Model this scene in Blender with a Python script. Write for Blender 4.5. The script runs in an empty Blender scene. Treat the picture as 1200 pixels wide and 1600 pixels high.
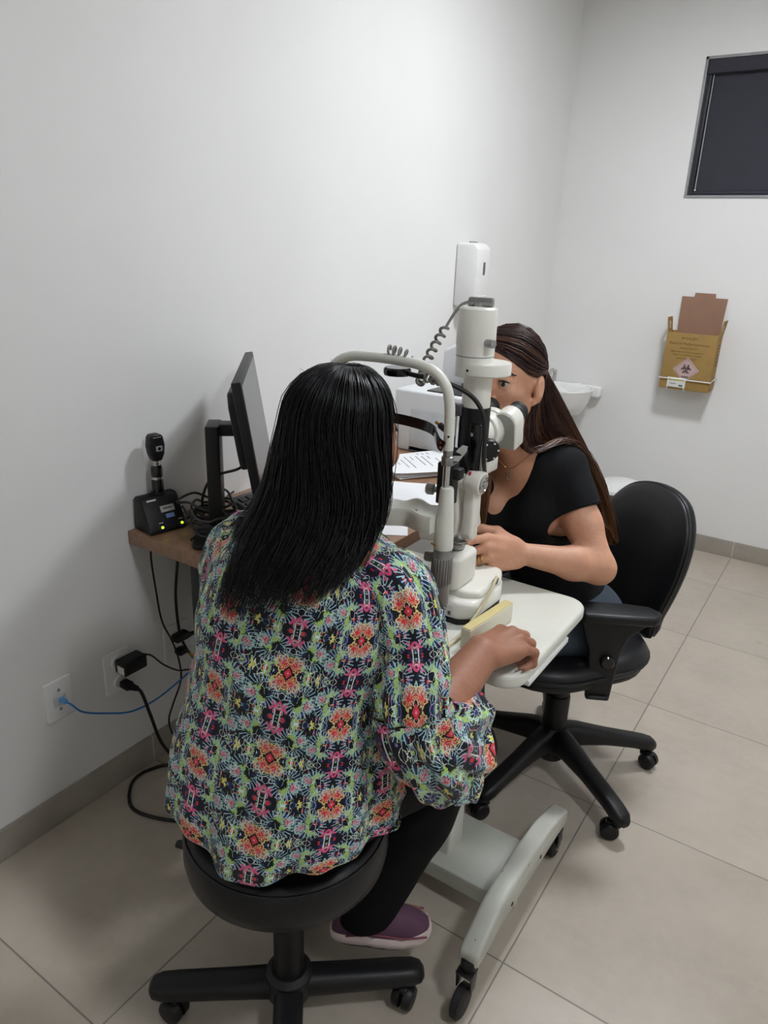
import bpy, bmesh, math, random
import numpy as np
from mathutils import Vector, Matrix, noise

SC = bpy.context.scene
COL = SC.collection
PI = math.pi
random.seed(7)
RNG = np.random.default_rng(7)

# ------------------------------------------------------------------ camera
CAM_F, CAM_YAW, CAM_PITCH, CAM_ROLL = 1137.84, -.5748, .3529, .0390
CAM_LOC = Vector((1.5366, -.4701, 1.4835))
def make_camera():
    cy, sy, cp, sp = math.cos(CAM_YAW), math.sin(CAM_YAW), math.cos(CAM_PITCH), math.sin(CAM_PITCH)
    f = Vector((sy*cp, cy*cp, -sp)); r = Vector((cy, -sy, 0)); u = r.cross(f)
    cr, sr = math.cos(CAM_ROLL), math.sin(CAM_ROLL)
    r2 = cr*r + sr*u; u2 = -sr*r + cr*u
    cam = bpy.data.cameras.new('camera'); o = bpy.data.objects.new('camera', cam); COL.objects.link(o)
    m = Matrix((r2, u2, -f)).transposed().to_4x4(); m.translation = CAM_LOC
    o.matrix_world = m
    cam.sensor_fit = 'VERTICAL'; cam.sensor_height = 24; cam.lens = 24*CAM_F/1600
    cam.clip_start = .02
    SC.camera = o
make_camera()

# ------------------------------------------------------------------ light and exposure
w = bpy.data.worlds.new('world'); SC.world = w; w.use_nodes = True
w.node_tree.nodes['Background'].inputs[0].default_value = (.8, .88, 1, 1)
w.node_tree.nodes['Background'].inputs[1].default_value = .3
CEILING = 2.75
LAMPS = [((1.20, 1.98), .28, 150.0), ((2.25, .25), .28, 88.0)]      # ceiling panels: place, size, strength
SC.view_settings.view_transform = 'Standard'
SC.view_settings.look = 'None'
SC.view_settings.gamma = 1
SC.view_settings.use_curve_mapping = False
SC.view_settings.exposure = .06
SC.cycles.max_bounces = 10
SC.cycles.diffuse_bounces = 6
SC.cycles.use_denoising = True
SC.cycles.sample_clamp_indirect = 6

# ------------------------------------------------------------------ node helpers
def lin(h):
    if isinstance(h, str):
        h = h.lstrip('#'); c = [int(h[i:i+2], 16)/255 for i in (0, 2, 4)]
    else: c = h
    return tuple((x/12.92 if x <= .04045 else ((x+.055)/1.055)**2.4) for x in c)

class NT:
    """small expression builder over shader nodes"""
    def __init__(s, tree): s.t = tree
    def node(s, kind, **k):
        n = s.t.nodes.new(kind)
        for a, b in k.items(): setattr(n, a, b)
        return n
    def put(s, inp, v):
        if isinstance(v, V): s.t.links.new(v.s, inp)
        elif isinstance(v, bpy.types.NodeSocket): s.t.links.new(v, inp)
        else: inp.default_value = v
    def m(s, op, *a):
        n = s.node('ShaderNodeMath', operation=op)
        for i, x in enumerate(a): s.put(n.inputs[i], x)
        return V(s, n.outputs[0])
    def mix(s, f, a, b):
        n = s.node('ShaderNodeMix', data_type='RGBA')
        s.put(n.inputs[0], f); s.put(n.inputs[6], a); s.put(n.inputs[7], b)
        return V(s, n.outputs[2])
    def comb(s, x, y, z=0.0):
        n = s.node('ShaderNodeCombineXYZ')
        for i, q in enumerate((x, y, z)): s.put(n.inputs[i], q)
        return V(s, n.outputs[0])
    def noise(s, vec, scale, detail=2.0, rough=.5, out=0):
        n = s.node('ShaderNodeTexNoise')
        if vec is not None: s.put(n.inputs['Vector'], vec)
        n.inputs['Scale'].default_value = scale; n.inputs['Detail'].default_value = detail; n.inputs['Roughness'].default_value = rough
        return V(s, n.outputs[out])
    def voro(s, vec, scale, feature='F1', out=0, rnd=1.0):
        n = s.node('ShaderNodeTexVoronoi', feature=feature)
        s.put(n.inputs['Vector'], vec); n.inputs['Scale'].default_value = scale
        n.inputs['Randomness'].default_value = rnd
        return V(s, n.outputs[out])
    def obj(s): return V(s, s.node('ShaderNodeTexCoord').outputs['Object'])
    def uv(s): return V(s, s.node('ShaderNodeTexCoord').outputs['UV'])
    def xyz(s, v):
        n = s.node('ShaderNodeSeparateXYZ'); s.put(n.inputs[0], v)
        return [V(s, o) for o in n.outputs]
class V:
    def __init__(s, nt, sock): s.n, s.s = nt, sock
    def __add__(s, o): return s.n.m('ADD', s, o)
    __radd__ = __add__
    def __sub__(s, o): return s.n.m('SUBTRACT', s, o)
    def __rsub__(s, o): return s.n.m('SUBTRACT', o, s)
    def __mul__(s, o): return s.n.m('MULTIPLY', s, o)
    __rmul__ = __mul__
    def __truediv__(s, o): return s.n.m('DIVIDE', s, o)
    def lt(s, o): return s.n.m('LESS_THAN', s, o)
    def gt(s, o): return s.n.m('GREATER_THAN', s, o)
    def abs(s): return s.n.m('ABSOLUTE', s)
    def frac(s): return s.n.m('FRACT', s)
    def mn(s, o): return s.n.m('MINIMUM', s, o)
    def mx(s, o): return s.n.m('MAXIMUM', s, o)
    def sin(s): return s.n.m('SINE', s)
    def floor(s): return s.n.m('FLOOR', s)
    def step(s, a, b):
        n = s.n.node('ShaderNodeMapRange', interpolation_type='SMOOTHSTEP'); s.n.put(n.inputs[0], s)
        n.inputs[1].default_value = a; n.inputs[2].default_value = b
        return V(s.n, n.outputs[0])

def new_mat(name):
    m = bpy.data.materials.new(name); m.use_nodes = True
    t = m.node_tree; b = t.nodes['Principled BSDF']
    return m, NT(t), b
def c4(c): return (*lin(c), 1)
def mat(name, col, rough=.5, metal=0.0, var=.06, vscale=14.0, bump=0.0, bscale=200.0, spec=.5, coat=0.0, col2=None, sss=0.0, sheen=0.0, trans=0.0, rvar=0.0):
    m, n, b = new_mat(name)
    o = n.obj()
    base = lin(col)
    c2 = lin(col2) if col2 else tuple(x*(1-var*2.2) for x in base)
    nz = n.noise(o, vscale, 4, .55).step(.3, .72)
    n.put(b.inputs['Base Color'], n.mix(nz, (*base, 1), (*c2, 1)))
    b.inputs['Metallic'].default_value = metal
    if rvar: n.put(b.inputs['Roughness'], n.noise(o, vscale*3, 3)*rvar + (rough-rvar/2))
    else: b.inputs['Roughness'].default_value = rough
    b.inputs['Specular IOR Level'].default_value = spec
    b.inputs['Coat Weight'].default_value = coat
    if trans: b.inputs['Transmission Weight'].default_value = trans
    if sheen: b.inputs['Sheen Weight'].default_value = sheen
    if sss:
        b.inputs['Subsurface Weight'].default_value = sss; b.inputs['Subsurface Radius'].default_value = (.012, .005, .003)
        b.inputs['Subsurface Scale'].default_value = .6
    if bump:
        bn = n.node('ShaderNodeBump'); bn.inputs['Strength'].default_value = bump; bn.inputs['Distance'].default_value = .002
        n.put(bn.inputs['Height'], n.noise(o, bscale, 3)); n.put(b.inputs['Normal'], bn.outputs[0])
    return m
def emit(name, col, s):
    m, n, b = new_mat(name)
    b.inputs['Base Color'].default_value = c4(col); b.inputs['Emission Color'].default_value = c4(col)
    b.inputs['Emission Strength'].default_value = s
    return m

# ------------------------------------------------------------------ mesh helpers
def vec(p): return Vector((float(p[0]), float(p[1]), float(p[2])))
def frame(z, x=None):
    """3x3 with the given z axis"""
    z = vec(z).normalized()
    x = vec(x) if x is not None else (Vector((1, 0, 0)) if abs(z.x) < .8 else Vector((0, 1, 0)))
    x = (x - z*x.dot(z)).normalized(); y = z.cross(x)
    return Matrix((x, y, z)).transposed()
def rotz(a): return Matrix.Rotation(a, 3, 'Z')
def spline(pts, n=8, closed=False):
    P = [vec(p) for p in pts]; out = []
    N = len(P); segs = N if closed else N-1
    for i in range(segs):
        if closed: a, b, c, d = P[(i-1) % N], P[i], P[(i+1) % N], P[(i+2) % N]
        else:
            b, c = P[i], P[i+1]
            a = P[i-1] if i else b*2-c
            d = P[i+2] if i+2 < N else c*2-b
        for k in range(n):
            t = k/n
            out.append(.5*((2*b)+(c-a)*t+(2*a-5*b+4*c-d)*t*t+(3*b-a-3*c+d)*t**3))
    if not closed: out.append(P[-1])
    return out

class MB:
    def __init__(s): s.bm = bmesh.new()
    def _merge(s, b, bev=0, seg=3, ang=.6):
        if bev:
            bmesh.ops.remove_doubles(b, verts=b.verts, dist=1e-6)
            bmesh.ops.recalc_face_normals(b, faces=b.faces)
            es = [e for e in b.edges if len(e.link_faces) == 2 and e.calc_face_angle(0) > ang]
            bmesh.ops.bevel(b, geom=es, offset=bev, segments=seg, profile=.5, affect='EDGES', clamp_overlap=True)
        me = bpy.data.meshes.new('tmp'); b.to_mesh(me); b.free(); s.bm.from_mesh(me); bpy.data.meshes.remove(me)
        return s
    def box(s, c, size, R=None, bev=.002, seg=3):
        b = bmesh.new(); bmesh.ops.create_cube(b, size=1)
        R = R if R is not None else Matrix.Identity(3)
        for v in b.verts: v.co = R @ Vector((v.co.x*size[0], v.co.y*size[1], v.co.z*size[2])) + vec(c)
        return s._merge(b, min(bev, min(size)*.49) if bev else 0, seg)
    def cyl(s, p0, p1, r0, r1=None, n=28, bev=0.0, seg=2):
        r1 = r0 if r1 is None else r1
        p0, p1 = vec(p0), vec(p1)
        R = frame(p1-p0); b = bmesh.new(); rings = []
        for p, r in ((p0, r0), (p1, r1)):
            rings.append([b.verts.new(p + R @ Vector((r*math.cos(2*PI*i/n), r*math.sin(2*PI*i/n), 0))) for i in range(n)])
        for i in range(n):
            b.faces.new((rings[0][i], rings[0][(i+1) % n], rings[1][(i+1) % n], rings[1][i]))
        b.faces.new(rings[0][::-1]); b.faces.new(rings[1])
        return s._merge(b, bev, seg, .9)
    def lathe(s, prof, origin, axis=(0, 0, 1), n=36, x=None):
        """profile [(radius, height)] from one end to the other; closed at both ends"""
        R = frame(axis, x); o = vec(origin); b = bmesh.new(); rings = []
        for r, h in prof:
            if r < 1e-5: rings.append([b.verts.new(o + R @ Vector((0, 0, h)))])
            else: rings.append([b.verts.new(o + R @ Vector((r*math.cos(2*PI*i/n), r*math.sin(2*PI*i/n), h))) for i in range(n)])
        for A, B in zip(rings, rings[1:]):
            for i in range(n):
                j = (i+1) % n
                if len(A) == 1 and len(B) == 1: continue
                if len(A) == 1: b.faces.new((A[0], B[j], B[i]))
                elif len(B) == 1: b.faces.new((A[i], A[j], B[0]))
                else: b.faces.new((A[i], A[j], B[j], B[i]))
        if len(rings[0]) > 1: b.faces.new(rings[0][::-1])
        if len(rings[-1]) > 1: b.faces.new(rings[-1])
        return s._merge(b)
    def tube(s, pts, r, n=10, closed=False, smooth=0, flat=None):
        """flat: (width, thickness, up vector) gives a strap section instead of a round one"""
        if smooth: pts = spline(pts, smooth, closed)
        P = [vec(p) for p in pts]; N = len(P)
        rs = r if hasattr(r, '__len__') else [r]*N
        if len(rs) != N: rs = list(np.interp(np.linspace(0, 1, N), np.linspace(0, 1, len(rs)), rs))
        b = bmesh.new(); rings = []
        prevx = None
        for i in range(N):
            if closed: t = P[(i+1) % N]-P[(i-1) % N]
            else: t = P[min(i+1, N-1)]-P[max(i-1, 0)]
            if t.length < 1e-9: t = Vector((0, 0, 1))
            t.normalize()
            if prevx is None: R = frame(t, flat[2] if flat else None)
            else:
                x = prevx - t*prevx.dot(t)
                R = frame(t, (flat[2] if flat else (x if x.length > 1e-6 else None)))
            prevx = R.col[0].copy()
            ring = []
            for k in range(n):
                a = 2*PI*k/n
                if flat:
                    ca, sa = math.cos(a), math.sin(a); e = .35
                    q = Vector((math.copysign(abs(ca)**e, ca)*flat[0]/2, math.copysign(abs(sa)**e, sa)*flat[1]/2, 0))
                else: q = Vector((rs[i]*math.cos(a), rs[i]*math.sin(a), 0))
                ring.append(b.verts.new(P[i] + R @ q))
            rings.append(ring)
        M = N if closed else N-1
        for i in range(M):
            A, B = rings[i], rings[(i+1) % N]
            for k in range(n): b.faces.new((A[k], A[(k+1) % n], B[(k+1) % n], B[k]))
        if not closed: b.faces.new(rings[0][::-1]); b.faces.new(rings[-1])
        return s._merge(b)
    def prism(s, poly, o, u, v, w, bev=0.0, seg=2, ang=.6):
        """2d outline on axes u, v extruded along the vector w"""
        o, u, v, w = vec(o), vec(u), vec(v), vec(w); b = bmesh.new()
        A = [b.verts.new(o+u*p[0]+v*p[1]) for p in poly]; B = [b.verts.new(o+u*p[0]+v*p[1]+w) for p in poly]
        n = len(poly)
        b.faces.new(A[::-1]); b.faces.new(B)
        for i in range(n): b.faces.new((A[i], A[(i+1) % n], B[(i+1) % n], B[i]))
        bmesh.ops.recalc_face_normals(b, faces=b.faces)
        return s._merge(b, bev, seg, ang)
    def ell(s, c, r, R=None, n=24, k=1.0):
        b = bmesh.new(); bmesh.ops.create_uvsphere(b, u_segments=n, v_segments=max(8, n//2), radius=1)
        r = r if hasattr(r, '__len__') else (r, r, r)
        R = R if R is not None else Matrix.Identity(3)
        for q in b.verts: q.co = R @ Vector((q.co.x*r[0], q.co.y*r[1], q.co.z*r[2])) + vec(c)
        return s._merge(b)
    def loft(s, rings, closed=True, cap=True):
        b = bmesh.new(); vs = [[b.verts.new(vec(p)) for p in r] for r in rings]; n = len(rings[0])
        for A, B in zip(vs, vs[1:]):
            for i in range(n if closed else n-1):
                j = (i+1) % n; b.faces.new((A[i], A[j], B[j], B[i]))
        if cap and closed: b.faces.new(vs[0][::-1]); b.faces.new(vs[-1])
        return s._merge(b)
    def raw(s, verts, faces):
        b = bmesh.new(); vs = [b.verts.new(vec(p)) for p in verts]
        for f in faces:
            try: b.faces.new([vs[i] for i in f])
            except ValueError: pass
        return s._merge(b)

def rrect(w, h, r, n=5, cx=0, cy=0):
    out = []
    for sx, sy, a0 in ((1, 1, 0), (-1, 1, 90), (-1, -1, 180), (1, -1, 270)):
        for k in range(n+1):
            a = math.radians(a0+90*k/n)
            out.append((cx+sx*(w/2-r)+r*math.cos(a), cy+sy*(h/2-r)+r*math.sin(a)))
    return out

def finish(me, ang):
    if ang is not None:
        me.shade_smooth() if hasattr(me, 'shade_smooth') else None
        for p in me.polygons: p.use_smooth = True
        if ang < 180: me.set_sharp_from_angle(angle=math.radians(ang))
def obj(name, mb, m, parent=None, ang=38, label=None, recalc=True):
    me = bpy.data.meshes.new(name)
    if recalc: bmesh.ops.recalc_face_normals(mb.bm, faces=mb.bm.faces)
    mb.bm.to_mesh(me); mb.bm.free()
    return obj_me(name, me, m, parent, ang, label)
def obj_me(name, me, m, parent=None, ang=38, label=None):
    o = bpy.data.objects.new(name, me); COL.objects.link(o)
    for q in (m if isinstance(m, (list, tuple)) else [m]): me.materials.append(q)
    if parent is not None:
        inv = world_of(parent).inverted()
        me.transform(inv); o.parent = parent
    finish(me, ang)
    if label: o['label'] = label
    return o
def world_of(o):
    m = o.matrix_basis.copy()
    while o.parent is not None: o = o.parent; m = o.matrix_basis @ m
    return m
def empty(name, loc, label, cat, group=None, rz=0.0):
    o = bpy.data.objects.new(name, None); COL.objects.link(o)
    o.location = loc; o.rotation_euler = (0, 0, rz); o.empty_display_size = .05
    return tag(o, label, cat, group)
def tag(o, label, cat, group=None, kind=None):
    o['label'] = label; o['category'] = cat
    if group: o['group'] = group
    if kind: o['kind'] = kind
    return o
def struct(name, mb, m, label, parent=None, ang=30):
    o = obj(name, mb, m, parent, ang)
    if parent is None: o['kind'] = 'structure'; o['label'] = label; o['category'] = name.split('_')[0]
    return o
def mesh_np(name, v, f, smooth=True):
    """mesh straight from numpy arrays of vertices and quads (or triangles)"""
    me = bpy.data.meshes.new(name); k = f.shape[1]
    me.vertices.add(len(v)); me.vertices.foreach_set('co', np.ascontiguousarray(v, np.float32).ravel())
    me.loops.add(f.size); me.loops.foreach_set('vertex_index', np.ascontiguousarray(f, np.int32).ravel())
    me.polygons.add(len(f)); me.polygons.foreach_set('loop_start', np.arange(0, f.size, k, dtype=np.int32))
    me.update(calc_edges=True); me.validate()
    return me
def text_mesh(body, size, o, u, v, depth=.0004):
    """lettering as geometry: origin, reading direction and up direction; returns an MB"""
    cu = bpy.data.curves.new('txt', 'FONT'); cu.body = body; cu.size = size; cu.extrude = depth; cu.resolution_u = 2
    cu.align_x = 'CENTER'; cu.align_y = 'CENTER'
    ob = bpy.data.objects.new('txt', cu); COL.objects.link(ob)
    dg = bpy.context.evaluated_depsgraph_get(); me = bpy.data.meshes.new_from_object(ob.evaluated_get(dg))
    bpy.data.objects.remove(ob); bpy.data.curves.remove(cu)
    u, v = vec(u).normalized(), vec(v).normalized(); M = Matrix((u, v, u.cross(v))).transposed().to_4x4(); M.translation = vec(o)
    me.transform(M); mb = MB(); mb.bm.from_mesh(me); bpy.data.meshes.remove(me)
    return mb

# ------------------------------------------------------------------ common materials
M = {}
M['wall'] = mat('white wall paint', '#e3e3e1', .75, var=.012, vscale=2.5, bump=.05, bscale=90)
M['ceil'] = mat('ceiling paint', '#e6e6e4', .85, var=.01)
M['white_plastic'] = mat('white plastic', '#e8e8e6', .38, var=.02)
M['grey_plastic'] = mat('grey plastic', '#8d8f90', .45, var=.04)
M['black_plastic'] = mat('black plastic', '#101113', .45, var=.15, bump=.08, bscale=600, spec=.4)
M['black_gloss'] = mat('black gloss plastic', '#0d0e10', .16, var=.1)
M['black_rubber'] = mat('black rubber', '#151515', .62, var=.1)
M['black_metal'] = mat('black painted steel', '#141416', .4, var=.1)
M['vinyl'] = mat('black vinyl upholstery', '#0d0d10', .40, spec=.38, var=.12, bump=.22, bscale=420, vscale=5)
M['cream'] = mat('cream enamel', '#d8d9cf', .33, var=.03, vscale=9)
M['ivory'] = mat('ivory enamel', '#e2e1d8', .28, var=.02, vscale=9)
M['chrome'] = mat('chrome', '#c9c9c7', .14, 1, var=.02)
M['steel'] = mat('brushed steel', '#a3a2a0', .3, 1, var=.05)
M['grey_alu'] = mat('grey anodised sleeve', '#8b8a88', .38, .55, var=.04)
M['cable_black'] = mat('black cable', '#121213', .45, var=.1)
M['paper'] = mat('paper', '#e9eaec', .7, var=.01)
M['ink'] = mat('ink', '#55585e', .7)
M['label_white'] = mat('white label', '#d9d9d4', .5, var=.02)
M['lens'] = mat('lens glass', '#1b2330', .04, var=.02, coat=1)
# ------------------------------------------------------------------ room
D = 3.5025; XR = 3.0; YF = -1.6; BH = .089
TX, TY, TS = 1.153, 2.478, .6
def tile_material(name, floor=True):
    m, n, b = new_mat(name)
    x, y, z = n.xyz(n.obj())
    fx = ((x-TX)/TS).frac(); fy = ((y-TY)/TS).frac()
    dx = fx.mn(1-fx)*TS; dy = fy.mn(1-fy)*TS
    d = dx.mn(dy) if floor else dx.mx(dy*0)
    g = d.step(.0010, .0026)
    ix = ((x-TX)/TS).floor(); iy = ((y-TY)/TS).floor()
    wn = n.node('ShaderNodeTexWhiteNoise', noise_dimensions='2D'); n.put(wn.inputs['Vector'], n.comb(ix, iy))
    off = n.comb(x+ix*3.1, y+iy*1.7, z)
    big = n.noise(off, 3.2, 5, .6).step(.3, .7); fine = n.noise(off, 26, 5, .65).step(.35, .7)
    c = n.mix(big, c4('#b7ad9f'), c4('#a99f91'))
    c = n.mix(fine*.35, c, c4('#bdb4a7'))
    c = n.mix(V(n, wn.outputs[0])*.18, c, c4('#9d9487'))
    n.put(b.inputs['Base Color'], n.mix(g, c4('#7a746c'), c))
    n.put(b.inputs['Roughness'], n.noise(off, 9, 3)*.14 + .24)
    b.inputs['Specular IOR Level'].default_value = .45
    bn = n.node('ShaderNodeBump'); bn.inputs['Strength'].default_value = .5; bn.inputs['Distance'].default_value = .001
    n.put(bn.inputs['Height'], g); n.put(b.inputs['Normal'], bn.outputs[0])
    return m
M['tile'] = tile_material('greige porcelain tile')
struct('floor', MB().box(((XR)/2, (YF+D)/2, -.05), (XR+.2, D-YF+.2, .1), bev=0), M['tile'], 'greige porcelain tile floor of the examination room')
struct('ceiling', MB().box((XR/2, (YF+D)/2, CEILING+.05), (XR+.2, D-YF+.2, .1), bev=0), M['ceil'], 'white ceiling of the examination room')
struct('wall_left', MB().box((-.05, (YF+D)/2, CEILING/2), (.1, D-YF+.2, CEILING), bev=0), M['wall'], 'long white wall behind the desk')
struct('wall_right', MB().box((XR+.05, (YF+D)/2, CEILING/2), (.1, D-YF+.2, CEILING), bev=0), M['wall'], 'white wall opposite the desk')
struct('wall_front', MB().box((XR/2, YF-.05, CEILING/2), (XR, .1, CEILING), bev=0), M['wall'], 'white wall facing the window wall')
WX0, WX1, WZ0, WZ1 = .612, 1.85, 1.742, 2.334
bw = MB()
for x0, x1, z0, z1 in ((0, WX0, 0, CEILING), (WX1, XR, 0, CEILING), (WX0, WX1, 0, WZ0), (WX0, WX1, WZ1, CEILING)):
    bw.box(((x0+x1)/2, D+.06, (z0+z1)/2), (x1-x0, .12, z1-z0), bev=0)
struct('wall_back', bw, M['wall'], 'white wall with the dark window blind')
def skirting_material():
    m, n, b = new_mat('skirting tile')
    x, y, z = n.xyz(n.obj())
    fx = ((x-TX)/TS).frac(); fy = ((y-.672)/TS).frac()
    big = n.noise(n.obj(), 5, 5, .6).step(.3, .7)
    d = (fx.mn(1-fx)*TS).mx(y.lt(D-.02)*9) .mn((fy.mn(1-fy)*TS).mx(y.gt(D-.02)*9))
    g = d.step(.001, .003)
    c = n.mix(big, c4('#a39c92'), c4('#958e84'))
    n.put(b.inputs['Base Color'], n.mix(g, c4('#c5c1ba'), c)); b.inputs['Roughness'].default_value = .33
    return m
M['skirt'] = skirting_material()
struct('baseboard_left', MB().box((.005, (YF+D)/2, BH/2), (.01, D-YF, BH), bev=.001), M['skirt'], 'greige tile skirting along the desk wall')
struct('baseboard_back', MB().box((XR/2, D-.005, BH/2), (XR, .01, BH), bev=.001), M['skirt'], 'greige tile skirting under the window wall')
struct('baseboard_right', MB().box((XR-.005, (YF+D)/2, BH/2), (.01, D-YF, BH), bev=.001), M['skirt'], 'greige tile skirting opposite the desk')

# window with frame, glass, and the roller blind hung inside the reveal
fr = mat('grey window aluminium', '#9a9b9c', .45, .3)
wf = MB(); t = .012
wf.box(((WX0+WX1)/2, D+.045, WZ1-t/2), (WX1-WX0, .09, t), bev=.001); wf.box(((WX0+WX1)/2, D+.04, WZ0+.006), (WX1-WX0, .09, .012), bev=.001)
for x in (WX0+t/2, WX1-t/2): wf.box((x, D+.045, (WZ0+WZ1)/2), (t, .09, WZ1-WZ0), bev=.001)
wf.box(((WX0+WX1)/2, D+.085, (WZ0+WZ1)/2), (.03, .02, WZ1-WZ0), bev=.001)
win = struct('window_1', wf, fr, 'high window with grey frame in the far wall, covered by a dark blind')
gl = mat('window glass', '#cfd8dc', .05, trans=1.0, var=0)
obj('pane', MB().box(((WX0+WX1)/2, D+.09, (WZ0+WZ1)/2), (WX1-WX0-.02, .006, WZ1-WZ0-.02), bev=0), gl, win)
bl = empty('roller_blind', ((WX0+WX1)/2, D+.03, WZ0+.012), 'dark charcoal roller blind drawn down over the high window', 'blind')
fab = mat('charcoal blind fabric', '#30303a', .8, var=.05, bump=.15, bscale=900)
bx0 = WX0+.030
obj('cassette', MB().box(((WX0+.016+WX1-.016)/2, D+.022, WZ1-.014-.028), (WX1-WX0-.032, .05, .056), bev=.004), fab, bl)
obj('fabric', MB().box(((bx0+WX1-.02)/2, D+.03, (WZ0+.02+WZ1-.05)/2), (WX1-.02-bx0, .003, WZ1-WZ0-.07), bev=0), fab, bl)
obj('side_rail', MB().box((WX0+.026, D+.026, (WZ0+.014+WZ1-.06)/2), (.016, .03, WZ1-WZ0-.075), bev=.002), mat('dark rail', '#26272c', .4), bl)
obj('bottom_bar', MB().cyl((bx0, D+.026, WZ0+.024), (WX1-.02, D+.026, WZ0+.024), .009, n=14), fab, bl)
obj('bead_chain', MB().cyl((bx0+.012, D+.020, WZ0+.035), (bx0+.012, D+.020, WZ1-.07), .0012, n=6).ell((bx0+.012, D+.018, WZ0+.036), .004, n=10), M['white_plastic'], bl, label='pale bead chain with a bright end stop')

# ceiling panels
for i, ((lx, ly), sz, st) in enumerate(LAMPS):
    lp = empty('ceiling_light', (lx, ly, CEILING), 'square ceiling light panel ' + ('above the slit lamp' if i == 0 else 'nearer the right wall and the camera'), 'light', 'ceiling light panels')
    f2 = MB()
    for s in (-1, 1):
        f2.box((lx+s*(sz/2+.012), ly, CEILING-.011), (.024, sz+.048, .022)); f2.box((lx, ly+s*(sz/2+.012), CEILING-.011), (sz, .024, .022))
    obj('frame', f2, M['white_plastic'], lp)
    obj('diffuser', MB().box((lx, ly, CEILING-.008), (sz, sz, .010), bev=0), emit('panel light', '#f6f9ff', st), lp)
# ------------------------------------------------------------------ things on the walls
# soap dispenser
d = empty('soap_dispenser', (0, 2.43, 1.25), 'white wall-mounted soap dispenser above the printer', 'dispenser')
prof = [(0, .255), (.085, .255), (.108, .235), (.108, .06), (.098, .03), (.075, .0), (0, 0)]
obj('body', MB().prism(prof, (0, 2.375, 1.245), (1, 0, 0), (0, 0, 1), (0, .11, 0), .012, 3), M['white_plastic'], d)
obj('level_window', MB().box((.1085, 2.43, 1.40), (.003, .016, .05), bev=.001), mat('dark level window', '#5a5d60', .2), d)
obj('push_bar', MB().box((.098, 2.43, 1.275), (.03, .085, .035), bev=.006), mat('pale grey plastic', '#d3d4d4', .4), d)
obj('hinge', MB().cyl((.05, 2.40, 1.502), (.05, 2.46, 1.502), .004, n=10), M['grey_plastic'], d)
obj('nozzle', MB().cyl((.06, 2.43, 1.245), (.06, 2.43, 1.222), .012, .009, n=14), M['grey_plastic'], d)

# washbasin on the far wall
s = empty('washbasin', (.33, D-.17, .80), 'white ceramic washbasin on the far wall behind the doctor', 'sink')
cer = mat('white ceramic', '#e9e9e8', .12, var=.01, coat=.4)
rings = []
for k, (sx, sy, z) in enumerate(((.02, .02, -.02), (.09, .07, -.02), (.14, .11, 0), (.175, .15, .06), (.195, .17, .115), (.20, .175, .125), (.185, .16, .128), (.17, .145, .112), (.13, .11, .06), (.06, .05, .035), (.015, .012, .032))):
    ring = []
    for i in range(40):
        a = 2*PI*i/40; y = sy*math.sin(a); ring.append((  .200+sx*.78*math.cos(a), D-.185+min(y, .17), .672+z))
    rings.append(ring)
obj('bowl', MB().loft(rings), cer, s, 60)
obj('back_ledge', MB().box((.215, D-.03, .77), (.28, .06, .06), bev=.012), cer, s)
obj('tap', MB().cyl((.09, D-.045, .79), (.09, D-.045, .86), .010).tube([(.09, D-.045, .845), (.09, D-.09, .868), (.09, D-.13, .85)], .009, smooth=6), M['chrome'], s)
obj('trap_pipe', MB().tube([(.215, D-.185, .66), (.215, D-.185, .52), (.215, D-.15, .47), (.215, D-.10, .50), (.215, D-.01, .52)], .017, smooth=6), M['white_plastic'], s)

# pedal bin near the basin
b = empty('pedal_bin', (.60, 3.24, 0), 'round white pedal bin with a chrome rim near the far wall', 'bin')
obj('body', MB().lathe([(0, 0), (.118, 0), (.122, .01), (.128, .30), (.130, .31)], (.60, 3.24, .002)), M['white_plastic'], b)
obj('lid', MB().lathe([(.131, .325), (.128, .34), (.095, .365), (.04, .376), (0, .378)], (.60, 3.24, .002)), M['white_plastic'], b)
obj('rim', MB().lathe([(.126, .305), (.135, .305), (.136, .325), (.126, .326)], (.60, 3.24, .002)), M['chrome'], b)
obj('pedal', MB().box((.66, 3.12, .02), (.05, .03, .012), rotz(-1.1), .003), M['black_plastic'], b)

# sharps box on its wire bracket
sb = empty('sharps_box', (.79, D-.06, .85), 'open brown cardboard sharps box with biohazard diamond in a wall bracket', 'box')
kraft = mat('kraft cardboard', '#9c7d45', .75, var=.05, vscale=20, bump=.1)
inner = mat('brown inner cardboard', '#92705c', .8, var=.04)
X0, X1, Y0, Y1, Z0, Z1 = .672, .905, D-.125, D-.012, .855, 1.128
body = MB()
tk = .004
body.box(((X0+X1)/2, Y0, (Z0+Z1)/2), (X1-X0, tk, Z1-Z0), bev=.001); body.box(((X0+X1)/2, Y1, (Z0+Z1)/2), (X1-X0, tk, Z1-Z0), bev=.001)
body.box((X0, (Y0+Y1)/2, (Z0+Z1)/2), (tk, Y1-Y0, Z1-Z0), bev=.001); body.box((X1, (Y0+Y1)/2, (Z0+Z1)/2), (tk, Y1-Y0, Z1-Z0), bev=.001)
body.box(((X0+X1)/2, (Y0+Y1)/2, Z0), (X1-X0, Y1-Y0, tk), bev=.001)
obj('body', body, kraft, sb)
top = MB()
top.box(((X0+X1)/2, Y1-.012, Z1-.012), (X1-X0-.01, .024, tk), bev=.001); top.box(((X0+X1)/2, Y0+.014, Z1-.012), (X1-X0-.01, .028, tk), bev=.001)
top.box((X0+.04, (Y0+Y1)/2, Z1-.0125), (.075, Y1-Y0-.01, tk), bev=.001); top.box((X1-.04, (Y0+Y1)/2, Z1-.0125), (.075, Y1-Y0-.01, tk), bev=.001)
obj('top_flap', top, kraft, sb)
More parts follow.
